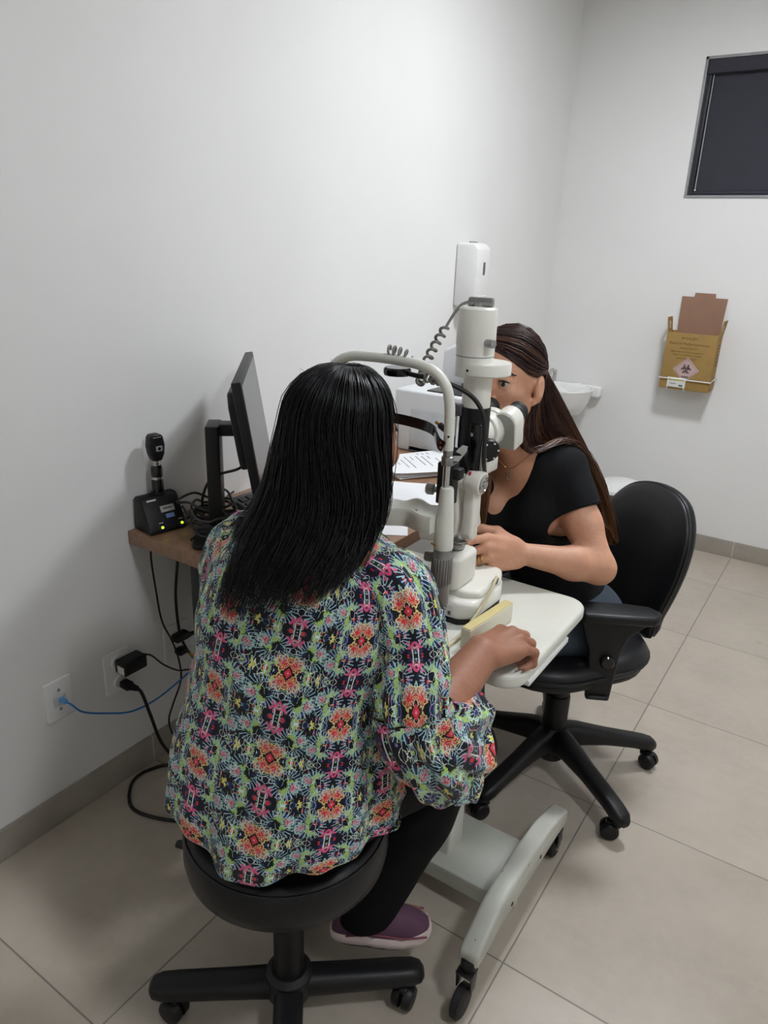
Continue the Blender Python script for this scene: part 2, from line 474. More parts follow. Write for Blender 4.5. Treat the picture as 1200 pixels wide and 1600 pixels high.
lidp = [(-.1, 0), (.1, 0), (.106, .175), (.05, .175), (.047, .195), (-.047, .195), (-.05, .175), (-.106, .175)]
obj('lid', MB().prism(lidp, ((X0+X1)/2+.004, Y1-.002, Z1-.01), (1, 0, 0), Vector((0, .045, 1)).normalized(), (0, -.004, 0), 0), inner, sb, label='open brown lid panel standing up')
for x, dx in ((X0, -.012), (X1, .012)):
    hb = MB(); uu = Vector((0, 1, 0)); vv = Vector((dx*1.0, 0, .075)).normalized()
    o = Vector((x, (Y0+Y1)/2, Z1-.004))
    for p, q, r_, t_ in ((-.045, 0, .09, .018), (-.045, .018, .025, .034), (.02, .018, .025, .034), (-.045, .052, .09, .02)):
        hb.prism([(p, q), (p+r_, q), (p+r_, q+t_), (p, q+t_)], o, uu, vv, (math.copysign(.004, dx), 0, 0))
    obj('carry_handle', hb, kraft, sb)
fy = Y0-.0026
dia = MB().prism([(0, -.062), (.062, 0), (0, .062), (-.062, 0)], ((X0+X1)/2-.002, fy, .953), (1, 0, 0), (0, 0, 1), (0, .0008, 0))
dm = obj('hazard_diamond', dia, mat('pale pink print', '#c0a4a0', .7), sb, label='pale diamond with a dark biohazard trefoil')
bio = MB(); cxb, czb = (X0+X1)/2-.002, .958
for k in range(3):
    a = PI/2+2*PI*k/3; c0 = Vector((cxb+.0125*math.cos(a), fy-.001, czb+.0125*math.sin(a)))
    arc = [c0+Vector((.011*math.cos(a+t), 0, .011*math.sin(a+t))) for t in np.linspace(.55, 2*PI-.55, 18)]
    arc = [c0+Vector((.011*math.cos(a+PI+t), 0, .011*math.sin(a+PI+t))) for t in np.linspace(-2.5, 2.5, 18)]
    bio.tube(arc, .0026, 6)
bio.tube([(cxb+.011*math.cos(t), fy-.001, czb+.011*math.sin(t)) for t in np.linspace(0, 2*PI, 22)[:-1]], .0018, 6, closed=True)
for q in range(4): bio.box((cxb, fy-.0006, .921-.0045*q), (.05-.018*q if q else .03, .001, .0018), bev=0)
obj('trefoil', bio, mat('dark print', '#4a3f3f', .7), dm)
brd = MB(); pts = [(0, -.054), (.054, 0), (0, .054), (-.054, 0)]
brd.tube([((X0+X1)/2-.002+p[0], fy-.0005, .953+p[1]) for p in pts], .0012, 6, closed=True)
obj('border', brd, mat('mauve print', '#9d8583', .7), dm)
dark = mat('brown print', '#6b5128', .7)
for body_, sz, z in (('ATENÇÃO', .016, 1.103), ('Material Perfurocortante', .0185, 1.077), ('INFECTANTE', .014, 1.055), ('Não ultrapassar a linha de enchimento', .010, 1.038), ('Cuidado ao manusear e descartar', .010, 1.024), ('RISCO BIOLÓGICO', .011, 1.006)):
    obj('lettering', text_mesh(body_, sz, ((X0+X1)/2-.008, fy+.0004, z), (1, 0, 0), (0, 0, 1)), dark, sb, None)
sidep = MB()
for q in range(7): sidep.box((X1+.0026, (Y0+Y1)/2, 1.08-.016*q), (.001, .06-.004*(q % 3), .004), bev=0)
obj('side_print', sidep, dark, sb)
tag_ = MB().box((.752, fy-.003, .888), (.088, .003, .048), bev=.001)
cd = obj('content_card', tag_, M['label_white'], sb, label='white card with a yellow stripe')
obj('stripe', MB().box((.752, fy-.0048, .902), (.07, .001, .011), bev=0), mat('yellow print', '#d9cf63', .6), cd)
obj('code_lines', MB().box((.775, fy-.0048, .874), (.018, .001, .008), bev=0).box((.737, fy-.0048, .882), (.03, .001, .003), bev=0), M['ink'], cd)
br = empty('wire_bracket', (.79, D-.01, .90), 'white wire bracket holding the brown sharps box to the wall', 'bracket')
yb = Y0-.010
obj('hoop', MB().tube([(X0-.006, D-.002, .912), (X0-.006, yb, .905), (X1+.006, yb, .905), (X1+.008, D-.002, .915)], .0028, 8), M['white_plastic'], br)
for x in (.712, .792): obj('prong', MB().tube([(x, yb, .905), (x, yb, .858), (x, yb+.02, .846), (x, D-.002, .846)], .0024, 8), M['white_plastic'], br)

# wall plates, plugs
def plate(name, y0, y1, z0, z1, label, cat):
    e = empty(name, (0, (y0+y1)/2, (z0+z1)/2), label, cat)
    obj('cover', MB().box((.004, (y0+y1)/2, (z0+z1)/2), (.008, y1-y0, z1-z0), bev=.003), M['white_plastic'], e)
    return e
e = plate('network_plate', .368, .444, .306, .421, 'white network wall plate with the blue cable, nearest the camera', 'wall plate')
for z in (.336, .392): obj('screw', MB().cyl((.007, .405, z), (.0092, .405, z), .004, n=12), M['grey_plastic'], e)
obj('jack', MB().box((.0095, .404, .362), (.004, .034, .028), bev=.001), mat('jack frame', '#cfd2d4', .4), e)
e = plate('power_outlet', .54, .625, .295, .42, 'white double power outlet plate with the black plugs', 'power outlet')
obj('socket', MB().lathe([(0, 0), (.021, 0), (.023, .006), (.021, .009), (.017, .009), (.016, .004), (0, .004)], (.008, .583, .327), (1, 0, 0)), M['white_plastic'], e)
obj('socket', MB().lathe([(0, 0), (.021, 0), (.023, .004), (.021, .006), (0, .006)], (.008, .583, .388), (1, 0, 0)), M['white_plastic'], e)
e = plate('outlet_plate', .742, .835, .296, .412, 'white wall plate under the desk, half hidden by hanging cables', 'power outlet')
obj('socket', MB().box((.009, .79, .355), (.004, .04, .07), bev=.002), M['white_plastic'], e)
# adapter
e = empty('power_adapter', (.014, .59, .385), 'black block power adapter plugged into the upper socket', 'adapter')
obj('housing', MB().box((.042, .600, .386), (.045, .075, .040), bev=.006), M['black_plastic'], e)
obj('rating_label', MB().box((.048, .562, .384), (.026, .001, .022), bev=0), M['label_white'], e)
obj('cord', MB().tube([(.045, .635, .395), (.05, .66, .385), (.05, .70, .335), (.05, .75, .29), (.05, .80, .265), (.06, .86, .2), (.07, .90, .1), (.08, .92, .01)], .0026, 8, smooth=6), M['cable_black'], e)
obj('strain_relief', MB().cyl((.044, .63, .394), (.046, .648, .393), .005, .003, n=12), M['cable_black'], e)
# thick power cord
e = empty('mains_cable', (.03, .583, .327), 'thick black power cord from the lower socket, looping on the floor', 'cable')
obj('plug', MB().box((.038, .583, .325), (.035, .026, .022), bev=.006).cyl((.05, .587, .322), (.062, .600, .312), .011, .007, n=14), M['black_plastic'], e)
obj('cord', MB().tube([(.055, .590, .318), (.066, .606, .30), (.062, .632, .21), (.058, .662, .10), (.062, .695, .025), (.07, .69, .0065), (.045, .655, .0055), (.030, .60, .0055), (.052, .552, .0055), (.115, .505, .0055), (.19, .512, .0055), (.29, .56, .0055), (.42, .64, .0055), (.56, .78, .0055)], .0048, 10, smooth=8), M['cable_black'], e)
# ethernet
e = empty('network_cable', (.012, .404, .362), 'blue network cable drooping from the wall plate to the desk leg', 'cable')
blue = mat('blue cable', '#2b76c4', .42, var=.05)
obj('plug', MB().box((.022, .406, .366), (.025, .012, .010), bev=.002), mat('clear blue plug', '#5c9bd4', .25), e)
obj('cord', MB().tube([(.03, .406, .366), (.045, .412, .36), (.05, .438, .325), (.05, .50, .285), (.05, .58, .245), (.05, .665, .237), (.05, .76, .255), (.05, .84, .28), (.06, .95, .34), (.08, 1.1, .45), (.06, 1.25, .6)], .0026, 8, smooth=8), blue, e)
# hanging cables behind the desk end
e = tag(obj('hanging_cable', MB().tube([(.028, .71, .705), (.028, .704, .66), (.03, .71, .56), (.03, .722, .46), (.035, .748, .385), (.035, .768, .31), (.035, .770, .24), (.035, .735, .175), (.035, .716, .13), (.038, .726, .07), (.05, .76, .012), (.08, .85, .006), (.12, 1.0, .006)], .0027, 8, smooth=8), M['cable_black']), 'thin black cable hanging from the desk end down to the floor', 'cable')
e = tag(obj('hanging_cable', MB().tube([(.032, .80, .705), (.032, .79, .62), (.032, .775, .52), (.034, .776, .42), (.034, .785, .37), (.04, .81, .31), (.05, .845, .26), (.06, .89, .2), (.07, .93, .1), (.09, .99, .006)], .0042, 8, smooth=8), M['cable_black']), 'thicker black cable hanging beside the desk leg', 'cable')
e = empty('power_plug', (.01, .79, .36), 'black plug in the wall plate under the desk', 'plug')
obj('body', MB().box((.026, .788, .378), (.03, .05, .024), bev=.006).cyl((.035, .805, .376), (.037, .835, .375), .009, .005, n=12), M['black_plastic'], e)
obj('cord', MB().tube([(.036, .83, .375), (.038, .87, .374), (.05, .93, .40), (.06, 1.0, .5)], .0036, 8, smooth=6), M['cable_black'], e)
e = empty('yellow_cable', (.01, .785, .335), 'short yellow cable with a black connector under the desk', 'cable')
obj('connector', MB().box((.03, .783, .333), (.028, .03, .018), bev=.004), M['black_plastic'], e)
obj('cord', MB().tube([(.034, .797, .33), (.045, .815, .305), (.05, .845, .29), (.055, .87, .262), (.06, .92, .25)], .004, 8, smooth=6), mat('yellow cable', '#a8952c', .5), e)
# ------------------------------------------------------------------ desk and what stands on it
DZ, DT = .747, .036
DX, DY0, DY1 = .600, .657, 2.42
def wood():
    m, n, b = new_mat('brown wood laminate')
    x, y, z = n.xyz(n.obj())
    g = n.noise(n.comb(x*18, y*1.6, z*18), 3.0, 6, .6)
    g2 = n.noise(n.comb(x*90, y*5, z*90), 2.0, 3, .6)
    c = n.mix(g.step(.32, .68), c4('#97765d'), c4('#82634c'))
    c = n.mix(g2.step(.45, .8)*.35, c, c4('#6d513c'))
    n.put(b.inputs['Base Color'], c); b.inputs['Roughness'].default_value = .4
    return m
M['wood'] = wood()
dk = empty('desk', (.3, 1.5, 0), 'brown wood desk with black legs along the left wall', 'desk')
obj('desktop', MB().box((DX/2+.001, (DY0+DY1)/2, DZ-DT/2), (DX-.002, DY1-DY0, DT), bev=.0015), M['wood'], dk)
for y in (DY0+.035, DY1-.04):
    for x in (.235, .56):
        obj('leg', MB().box((x, y, (DZ-DT)/2), (.038, .038, DZ-DT), bev=.003), M['black_metal'], dk)
    for z in (DZ-DT-.018, .03): obj('crossbar', MB().box((.40, y, z), (.32, .034, .034), bev=.003), M['black_metal'], dk)
obj('modesty_panel', MB().box((.12, (DY0+DY1)/2, .56), (.016, DY1-DY0-.3, .28), bev=.002), M['black_metal'], dk)

# ophthalmoscope in its charger
e = empty('charging_base', (.075, .735, DZ), 'black wedge-shaped charging base with two green lights on the desk corner', 'charger')
R = rotz(math.radians(-52))       # its face looks towards the room
c0 = Vector((.036, .729, DZ))
fx, fy_ = R @ Vector((1, 0, 0)), R @ Vector((0, 1, 0))
# local: u = across the face, w = from back to front
u = Vector((.17, .985, 0)).normalized(); wv = Vector((.985, -.17, 0)).normalized()
prof = [(-.026, 0), (.055, 0), (.058, .010), (.018, .088), (.010, .093), (-.014, .093), (-.020, .086), (-.028, .012)]
obj('body', MB().prism(prof, c0-u*.054, wv, (0, 0, 1), u*.108, .008, 3), M['black_plastic'], e)
nrm = Vector((wv.x*.078, wv.y*.078, .040)).normalized(); up = Vector((-wv.x*.040, -wv.y*.040, .078)).normalized()
def onface(a, h): return c0 + u*a + wv*(.058-.040*(h-.010)/.078) + Vector((0, 0, h)) + nrm*.0006
def facebox(a, h, sw, sh, th=.0012): return MB().box(onface(a, h), (sw, sh, th), Matrix((u, up, nrm)).transposed(), 0)
pl = obj('name_plate', facebox(.012, .058, .040, .017), mat('silver plate', '#b9b9ae', .4, .4), e, label='silver name plate')
obj('lettering', facebox(.012, .059, .026, .004, .0024), M['ink'], pl)
obj('blue_sticker', facebox(.014, .040, .024, .011), mat('blue sticker', '#6d86bb', .5), e, label='small blue sticker')
obj('top_text', facebox(-.026, .083, .026, .004), M['label_white'], e)
for a, h in ((-.018, .016), (.040, .016)):
    obj('indicator_light', MB().cyl(onface(a, h), onface(a, h)+nrm*.002, .0035, n=12), emit('green light', '#b4e82a', 2.2), e, label='lit yellow-green indicator')
    obj('caption', facebox(a, h+.011, .012, .002), M['label_white'], e)
obj('socket_collar', MB().cyl(c0+Vector((0, 0, .090))+u*.008, c0+Vector((0, 0, .098))+u*.008, .0185, n=24, bev=.002), M['black_plastic'], e)
e = empty('ophthalmoscope', c0+Vector((0, 0, .098))+u*.008, 'black handheld ophthalmoscope standing upright in its charging base', 'ophthalmoscope')
o = c0+Vector((0, 0, .0985))+u*.008
obj('handle', MB().lathe([(0, 0), (.0155, 0), (.0155, .03), (.0145, .034)], o).lathe([(.0145, .0405), (.0150, .045), (.0150, .064), (.0125, .071), (0, .071)], o), M['black_gloss'], e)
obj('ring', MB().lathe([(.0147, .0335), (.0152, .034), (.0152, .040), (.0147, .0405)], o), M['chrome'], e)
obj('collar', MB().lathe([(0, .071), (.0105, .071), (.0105, .0755), (.009, .0765), (.0105, .0775), (.0105, .084), (0, .084)], o), M['chrome'], e)
hp = [(-.011, 0), (.011, 0), (.020, .018), (.0225, .042), (.018, .066), (.011, .072), (-.012, .072), (-.019, .066), (-.0225, .040), (-.019, .018)]
hd = obj('head', MB().prism(hp, o+Vector((0, 0, .084))-wv*.012, u, (0, 0, 1), wv*.026, .005, 3), M['black_plastic'], e)
obj('window', MB().box(o+Vector((0, 0, .118))+wv*.0145+u*.004, (.018, .014, .001), Matrix((u, Vector((0, 0, 1)), u.cross(Vector((0, 0, 1))))).transposed(), 0), mat('lens plate', '#8d9097', .3), hd)
obj('aperture', MB().cyl(o+Vector((0, 0, .118))+wv*.0146+u*.004, o+Vector((0, 0, .118))+wv*.0158+u*.004, .004, n=12), M['black_gloss'], hd)
obj('dial_mark', MB().box(o+Vector((0, 0, .148))+wv*.0145, (.022, .002, .001), Matrix((u, Vector((0, 0, 1)), u.cross(Vector((0, 0, 1))))).transposed(), 0), M['grey_plastic'], hd)

# monitor
dirp = Vector((-.645, .764, 0)); nn = Vector((.764, .645, 0)); tilt = math.radians(9)
upm = (Vector((0, 0, 1))*math.cos(tilt) - nn*math.sin(tilt)); nm = (nn*math.cos(tilt) + Vector((0, 0, 1))*math.sin(tilt))
topn = Vector((.41, .677, 1.190)); W_, H_ = .475, .285
pc = topn + dirp*W_/2 - upm*H_/2
e = empty('monitor', (.205, .80, DZ), 'black desktop monitor seen edge-on, tilted back on its stand', 'monitor')
Rm = Matrix((dirp, upm, dirp.cross(upm))).transposed()
sgn = 1 if dirp.cross(upm).dot(nm) > 0 else -1
pn = obj('panel', MB().box(pc - nm*.011, (W_, H_, .022), Rm, .003), M['black_plastic'], e)
obj('screen', MB().box(pc + nm*.0003, (W_-.014, H_-.020, .001), Rm, 0), mat('dark glossy screen', '#26292d', .22, var=.02), pn)
bk = [(-.12, -.09), (.12, -.09), (.13, -.06), (.13, .07), (.10, .10), (-.10, .10), (-.13, .07), (-.13, -.06)]
obj('back_housing', MB().prism(bk, pc-nm*.022, dirp, upm, -nm*.030, .008, 3), M['black_plastic'], pn)
sc_ = Vector((.2, .79, 0))
obj('stand_column', MB().box((sc_.x, sc_.y, (DZ+.012+1.046)/2), (.086, .034, 1.046-DZ-.012), rotz(math.atan2(dirp.y, dirp.x)), .004), M['black_plastic'], e)
hinge = pc-nm*.05
obj('tilt_arm', MB().box((hinge+Vector((sc_.x, sc_.y, 1.02)))/2, (.05, ((hinge-Vector((sc_.x, sc_.y, 1.02))).length)+.02, .03), rotz(math.atan2(dirp.y, dirp.x)), .004), M['black_plastic'], e)
obj('foot', MB().prism(rrect(.19, .17, .02), (sc_.x+.036, sc_.y+.005, DZ+.0005), dirp, nn, (0, 0, .013), .004), M['black_plastic'], e)

# keyboard standing against the wall behind the cables, mouse
e = empty('keyboard', (.19, 1.12, DZ), 'dark grey keyboard behind the tangled cables under the monitor', 'keyboard')
kb = Vector((.20, 1.10, DZ+.03)); kr = rotz(math.radians(90)) @ Matrix.Rotation(math.radians(14), 3, 'X')
obj('case', MB().box(kb, (.40, .135, .022), kr, .005), mat('dark grey plastic', '#4a4c4f', .45), e)
km = MB()
for r in range(4):
    for c in range(13): km.box(kb + kr @ Vector((-.18+.03*c, -.045+.028*r, .013)), (.024, .022, .007), kr, .002, 1)
kx = obj('keys', km, mat('black keycaps', '#1c1d1f', .5), e)
e = empty('computer_mouse', (.36, .95, DZ), 'small black mouse with a pale wheel beside the cables', 'mouse')
obj('shell', MB().ell((.36, .95, DZ+.012), (.052, .030, .020), rotz(.6)), M['black_plastic'], e)
obj('wheel', MB().ell((.385, .966, DZ+.030), (.012, .005, .005), rotz(.6), 12), mat('pale scroll wheel', '#c9cacb', .4), e)

# cable tangle: single cables lying on one another
rr = random.Random(4)
def loop_cable(cx, cy, rx, ry, turns, z0, r, ph=0.0, tail=None):
    pts = []
    n = int(turns*10)
    for i in range(n+1):
        a = ph+2*PI*i/10; k = 1+.10*math.sin(i*1.7+ph)
        pts.append((cx+rx*k*math.cos(a), cy+ry*k*math.sin(a), z0+.008*math.sin(i*2.3+ph*2)+.0035*i*10/max(n, 1)+.006))
    if tail: pts += tail
    return MB().tube(pts, r, 8, smooth=5)
tang = [
    (.225, .765, .085, .062, 2.0, DZ+.016, .0038, .3, [(.30, .90, DZ+.04), (.36, .98, DZ+.02)], 'cable coiled twice around the monitor stand'),
    (.165, .815, .070, .050, 1.8, DZ+.030, .0034, 1.4, [(.12, .90, DZ+.05), (.05, 1.0, DZ+.03)], 'cable looped behind the monitor stand'),
    (.245, .735, .075, .045, 1.5, DZ+.045, .0036, 2.6, [(.34, .80, DZ+.05), (.40, .88, DZ+.02)], 'cable looped in front of the monitor stand, upper coil'),
    (.155, .80, .085, .06, 1.6, DZ+.050, .0034, 4.0, [(.10, .86, DZ+.075), (.04, .92, DZ+.06)], 'cable arching from the tangle towards the charger'),
]
for cx, cy, rx, ry, tu, z0, r, ph, tail, lb in tang:
    o = obj('desk_cable', loop_cable(cx, cy, rx, ry, tu, z0, r, ph, tail), M['cable_black'])
    tag(o, 'black ' + lb, 'cable', 'tangled cables on the desk')
o = obj('desk_cable', MB().tube([tuple(pc-upm*.10-nm*.045), (.27, .80, DZ+.19), (.215, .765, DZ+.165), (.17, .77, DZ+.10), (.16, .78, DZ+.05)], .0036, 8, smooth=8), M['cable_black']); tag(o, 'black cable running from the monitor back to its stand', 'cable', 'tangled cables on the desk')
o = obj('desk_cable', MB().tube([tuple(pc-upm*.12+dirp*-.08-nm*.03), (.36, .82, DZ+.13), (.34, .80, DZ+.07), (.29, .77, DZ+.05), (.22, .72, DZ+.03), (.20, .695, DZ+.012)], .0032, 8, smooth=8), M['cable_black']); tag(o, 'black cable curving down from the monitor underside to the desk front', 'cable', 'tangled cables on the desk')

# printer
e = empty('printer', (.26, 2.05, DZ), 'white printer with a dark paper tray at the far end of the desk', 'printer')
px0, px1, py0, py1 = .075, .50, 1.83, 2.24
pw = mat('printer white', '#dfe1e2', .4, var=.015)
obj('body', MB().box(((px0+px1)/2, (py0+py1)/2, DZ+.115), (px1-px0, py1-py0, .23), bev=.008), pw, e)
obj('lower_door', MB().box((px0+.16, py0-.001, DZ+.085), (.17, .006, .16), bev=.002), mat('printer grey white', '#cdd0d2', .45), e)
obj('side_door', MB().box((px0+.34, py0-.001, DZ+.10), (.13, .006, .19), bev=.002), pw, e)
obj('output_tray', MB().box((px0+.27, py0+.13, DZ+.232), (.30, .20, .006), bev=.002), M['black_gloss'], e, label='glossy black tray recess on top')
obj('top_cover', MB().prism([(0, 0), (.30, 0), (.30, .03), (.27, .12), (.05, .16), (0, .13)], (px0+.09, py0+.19, DZ+.231), (1, 0, 0), (0, 0, 1), (0, .18, 0), .012, 3), pw, e)
obj('paper_support', MB().box((px0+.19, py0+.33, DZ+.36), (.22, .006, .13), Matrix.Rotation(math.radians(-20), 3, 'X'), .003), M['white_plastic'], e)
obj('foot_strip', MB().box(((px0+px1)/2-.06, py0-.001, DZ+.012), (.16, .006, .018), bev=.001), M['grey_plastic'], e)

# papers
def sheet(name, c, ang, z, label, sag=0.0, lines=0, seed=0, size=(.21, .297), grp=None, thick=.0006):
    r = random.Random(seed); nx, ny = 9, 13; mb = MB(); R = rotz(ang)
    top, bot = [], []
    for j in range(ny):
        for i in range(nx):
            a, b_ = (i/(nx-1)-.5), (j/(ny-1)-.5)
            h = sag*(abs(b_*2)**3*.6 + .4*max(0, a*2)**2*(b_ > 0))
            p = R @ Vector((a*size[0], b_*size[1], 0)) + Vector((c[0], c[1], z+h))
            top.append(p); bot.append(p-Vector((0, 0, thick)))
    F = []; N = nx*ny
    for j in range(ny-1):
        for i in range(nx-1):
            q = j*nx+i; F.append((q, q+1, q+nx+1, q+nx)); F.append((N+q, N+q+nx, N+q+nx+1, N+q+1))
    for i in range(nx-1):
        F.append((i, N+i, N+i+1, i+1)); k = (ny-1)*nx; F.append((k+i, k+i+1, N+k+i+1, N+k+i))
    for j in range(ny-1):
        F.append((j*nx, (j+1)*nx, N+(j+1)*nx, N+j*nx)); k = nx-1; F.append((j*nx+k, N+j*nx+k, N+(j+1)*nx+k, (j+1)*nx+k))
    mb.raw(top+bot, F)
    o = obj(name, mb, M['paper'])
    tag(o, label, 'paper', grp)
    if lines:
        lm = MB()
        for k in range(lines):
            L = r.uniform(.03, .15); yy = .12-.24*k/lines; xx = -.085+L/2+r.choice((0, 0, .03))
            lm.box(R @ Vector((xx, yy, 0)) + Vector((c[0], c[1], z+.0005)), (L, .0022, .0006), R, 0)
        obj('printed_lines', lm, M['ink'], o)
    return o
def stack(name, c, ang, z0, n, h, label, seed):
    """a pile of sheets too thin to count: one block of fanned leaves"""
    r = random.Random(seed); mb = MB()
    for k in range(n):
        a = ang + r.uniform(-.05, .05)
        mb.box((c[0]+r.uniform(-.008, .008), c[1]+r.uniform(-.008, .008), z0+h*(k+.5)/n), (.21, .297, h/n*.86), rotz(a), 0)
    o = obj(name, mb, M['paper']); tag(o, label, 'paper stack', 'paper stacks on the desk'); return o
A1, A2 = math.radians(-32), math.radians(-66)
stack('paper_stack', (.305, 1.68), A1, DZ+.0005, 14, .020, 'thick stack of printed sheets in front of the printer', 1)
stack('paper_stack', (.425, 1.37), A2, DZ+.0005, 9, .012, 'thinner stack of blank white sheets nearest the chin rest', 2)
sheet('paper_sheet', (.30, 1.685), A1+.07, DZ+.0222, 'printed form on top of the thick stack by the printer', .0, 12, 3, grp='loose sheets on the desk')
sheet('paper_sheet', (.325, 1.66), A1-.13, DZ+.0237, 'printed sheet lying askew on top of the thick stack', .004, 11, 5, grp='loose sheets on the desk')
sheet('paper_sheet', (.43, 1.365), A2+.05, DZ+.0142, 'blank sheet with curled ends on the thinner stack', .006, 0, 6, grp='loose sheets on the desk')
sheet('paper_sheet', (.475, 1.10), math.radians(-58), DZ+.0012, 'single white sheet at the desk edge below the chin rest', 0, 0, 8, size=(.148, .21), grp='loose sheets on the desk')
# ------------------------------------------------------------------ instrument table
TZ = .780
it = empty('instrument_table', (.905, .77, 0), 'cream wheeled instrument table carrying the slit lamp between the two women', 'table')
grey_enamel = mat('worn grey green enamel', '#b3b5aa', .42, var=.05, vscale=6, bump=.1, bscale=300)
def chip_mat():
    m, n, b = new_mat('chipped grey enamel')
    o = n.obj(); big = n.noise(o, 7, 4)
    ch = n.noise(o, 42, 5, .7).gt(.67)
    c = n.mix(big.step(.3, .7), c4('#b9bab0'), c4('#a9aaa0'))
    n.put(b.inputs['Base Color'], n.mix(ch, c, c4('#3f3f3b'))); b.inputs['Roughness'].default_value = .4
    return m
M['chipped'] = chip_mat()
tx0, tx1, ty0, ty1 = .655, 1.150, .572, .955
obj('table_top', MB().prism(rrect(tx1-tx0, ty1-ty0, .045, 8), ((tx0+tx1)/2, (ty0+ty1)/2, TZ-.030), (1, 0, 0), (0, 1, 0), (0, 0, .030), .009, 4, .9), M['cream'], it)
obj('slide_rail', MB().box((1.140, .735, TZ-.038), (.020, .20, .012), bev=.002), M['white_plastic'], it)
obj('under_frame', MB().box((.905, .765, TZ-.045), (.36, .26, .030), bev=.006), grey_enamel, it)
obj('column', MB().box((.925, .815, .40), (.055, .07, .62), bev=.008), M['cream'], it)
obj('inner_column', MB().box((.925, .815, .62), (.044, .055, .24), bev=.004), M['steel'], it)
pl = obj('base_plate', MB().box((.905, .835, .092), (.38, .19, .018), bev=.003).box((.905, .744, .078), (.38, .006, .045), bev=.002), grey_enamel, it)
for sx in (-1, 1):
    lx = .905+sx*.222
    side = [(-.262, .118), (-.262, .150), (-.238, .166), (-.16, .196), (-.02, .205), (.12, .190), (.225, .158), (.248, .148), (.250, .105), (.18, .115), (.10, .120), (-.06, .128), (-.06, .105), (-.075, .105), (-.08, .128), (-.17, .128), (-.225, .118)]
    sk = .014 if sx > 0 else -.014
    lg = obj('leg', MB().prism(side, (lx-.022, .80, 0), Vector((sk*.06, 1, 0)), (0, 0, 1), (.044, 0, 0), .010, 3), M['chipped'], it, label='grey enamel foot beam with chipped paint')
    for hy in (-.10, .06): obj('bolt_hole', MB().cyl((lx+.0215, .80+hy, .150), (lx+.0232, .80+hy, .150), .005, n=12), M['black_rubber'], lg)
    # front castor with a braked fork, rear castor
    for yy, zz, nm_ in ((.546, .120, 'caster'), (1.020, .106, 'caster')):
        ct = obj(nm_, MB().cyl((lx, yy, zz+.012), (lx, yy, zz-.018), .017, n=20, bev=.003), M['black_plastic'], it)
        dy = -.024 if yy < .8 else .018
        fk = MB()
        for s in (-1, 1): fk.prism([(-.016, .0), (.016, .0), (.010, -.05), (-.010, -.05)], (lx+s*.016-.0015, yy+dy*.3, zz-.012), (0, 1, 0), Vector((0, dy*.5, 1)).normalized(), (.003, 0, 0), .001)
        fk.box((lx, yy+dy*.3, zz-.016), (.036, .034, .006), bev=.002)
        obj('fork', fk, M['black_metal'], ct)
        obj('wheel', MB().lathe([(0, -.011), (.030, -.011), (.036, -.007), (.036, .007), (.030, .011), (0, .011)], (lx, yy+dy, .0365), (1, 0, 0)), M['black_rubber'], ct)
        if yy > .8: obj('wheel_hub', MB().lathe([(0, .011), (.016, .011), (.014, .0145), (0, .0145)], (lx, yy+dy, .0365), (1, 0, 0)), M['grey_plastic'], ct)

# ------------------------------------------------------------------ power supply block and its lead
ps = empty('switch_box', (1.035, .69, TZ), 'narrow ivory plastic box with yellowed top standing on the instrument table', 'box')
u_ = Vector((.11, .99, 0)).normalized(); v_ = Vector((u_.y, -u_.x, 0))
Rb = Matrix((v_, u_, Vector((0, 0, 1)))).transposed()
obj('body', MB().box((1.033, .690, TZ+.0215), (.021, .155, .042), Rb, .003), mat('ivory plastic', '#dad6c0', .4, var=.03), ps)
obj('yellowed_top', MB().box((1.033, .690, TZ+.0428), (.019, .152, .0016), Rb, .0005), mat('yellowed plastic', '#d6c88c', .45, var=.05), ps, label='yellowed top face')
ld = empty('power_lead', (.985, .80, .84), 'thin cream lead from the slit lamp base over the table edge', 'cable')
obj('cord', MB().tube([(1.000, .790, .850), (1.006, .775, .862), (1.010, .750, .852), (1.008, .715, .826), (1.004, .68, .803), (1.001, .64, .789), (.999, .60, .7855), (.998, .562, .783), (1.000, .545, .765), (1.00, .54, .70), (.99, .56, .60), (.97, .66, .45)], .0031, 9, smooth=7), mat('cream lead', '#d2c9a4', .45), ld)
obj('plug', MB().cyl((.994, .797, .838), (1.001, .789, .853), .006, .0045, n=14, bev=.001), mat('slate plug', '#3f474b', .5), ld)

# ------------------------------------------------------------------ slit lamp
sl = empty('slit_lamp', (.93, .77, TZ), 'ivory and black slit lamp microscope on the instrument table', 'microscope')
iv, bk_, ch_ = M['ivory'], M['black_plastic'], M['chrome']
# cross slide base
bs = [(-.105, -.075), (-.085, -.092), (.055, -.092), (.085, -.070), (.088, .035), (.070, .085), (.03, .105), (-.06, .105), (-.105, .06)]
base = obj('base', MB().prism(bs, (.915, .775, TZ+.008), (1, 0, 0), (0, 1, 0), (0, 0, .040), .014, 4).prism([(x*.90, y*.86) for x, y in bs], (.918, .79, TZ+.040), (1, 0, 0), (0, 1, 0), (0, 0, .022), .010, 3), iv, sl)
obj('skirt', MB().prism([(x*.985, y*.985) for x, y in bs], (.915, .775, TZ+.001), (1, 0, 0), (0, 1, 0), (0, 0, .009), .001), M['black_rubber'], base)
lb = obj('rating_plate', MB().box((.940, .6822, TZ+.028), (.040, .001, .024), bev=0), M['label_white'], base)
lt = MB()
for q in range(3): lt.box((.936, .6814, TZ+.035-.006*q), (.022-.004*q, .001, .0014), bev=0)
lt.box((.953, .6814, TZ+.024), (.006, .001, .008), bev=0); lt.box((.925, .6814, TZ+.024), (.006, .001, .007), bev=0)
obj('printed_text', lt, M['ink'], lb)
obj('carriage', MB().prism(rrect(.062, .090, .014, 5), (.926, .742, TZ+.062), (1, 0, 0), (0, 1, 0), (0, 0, .070), .010, 4), iv, sl)
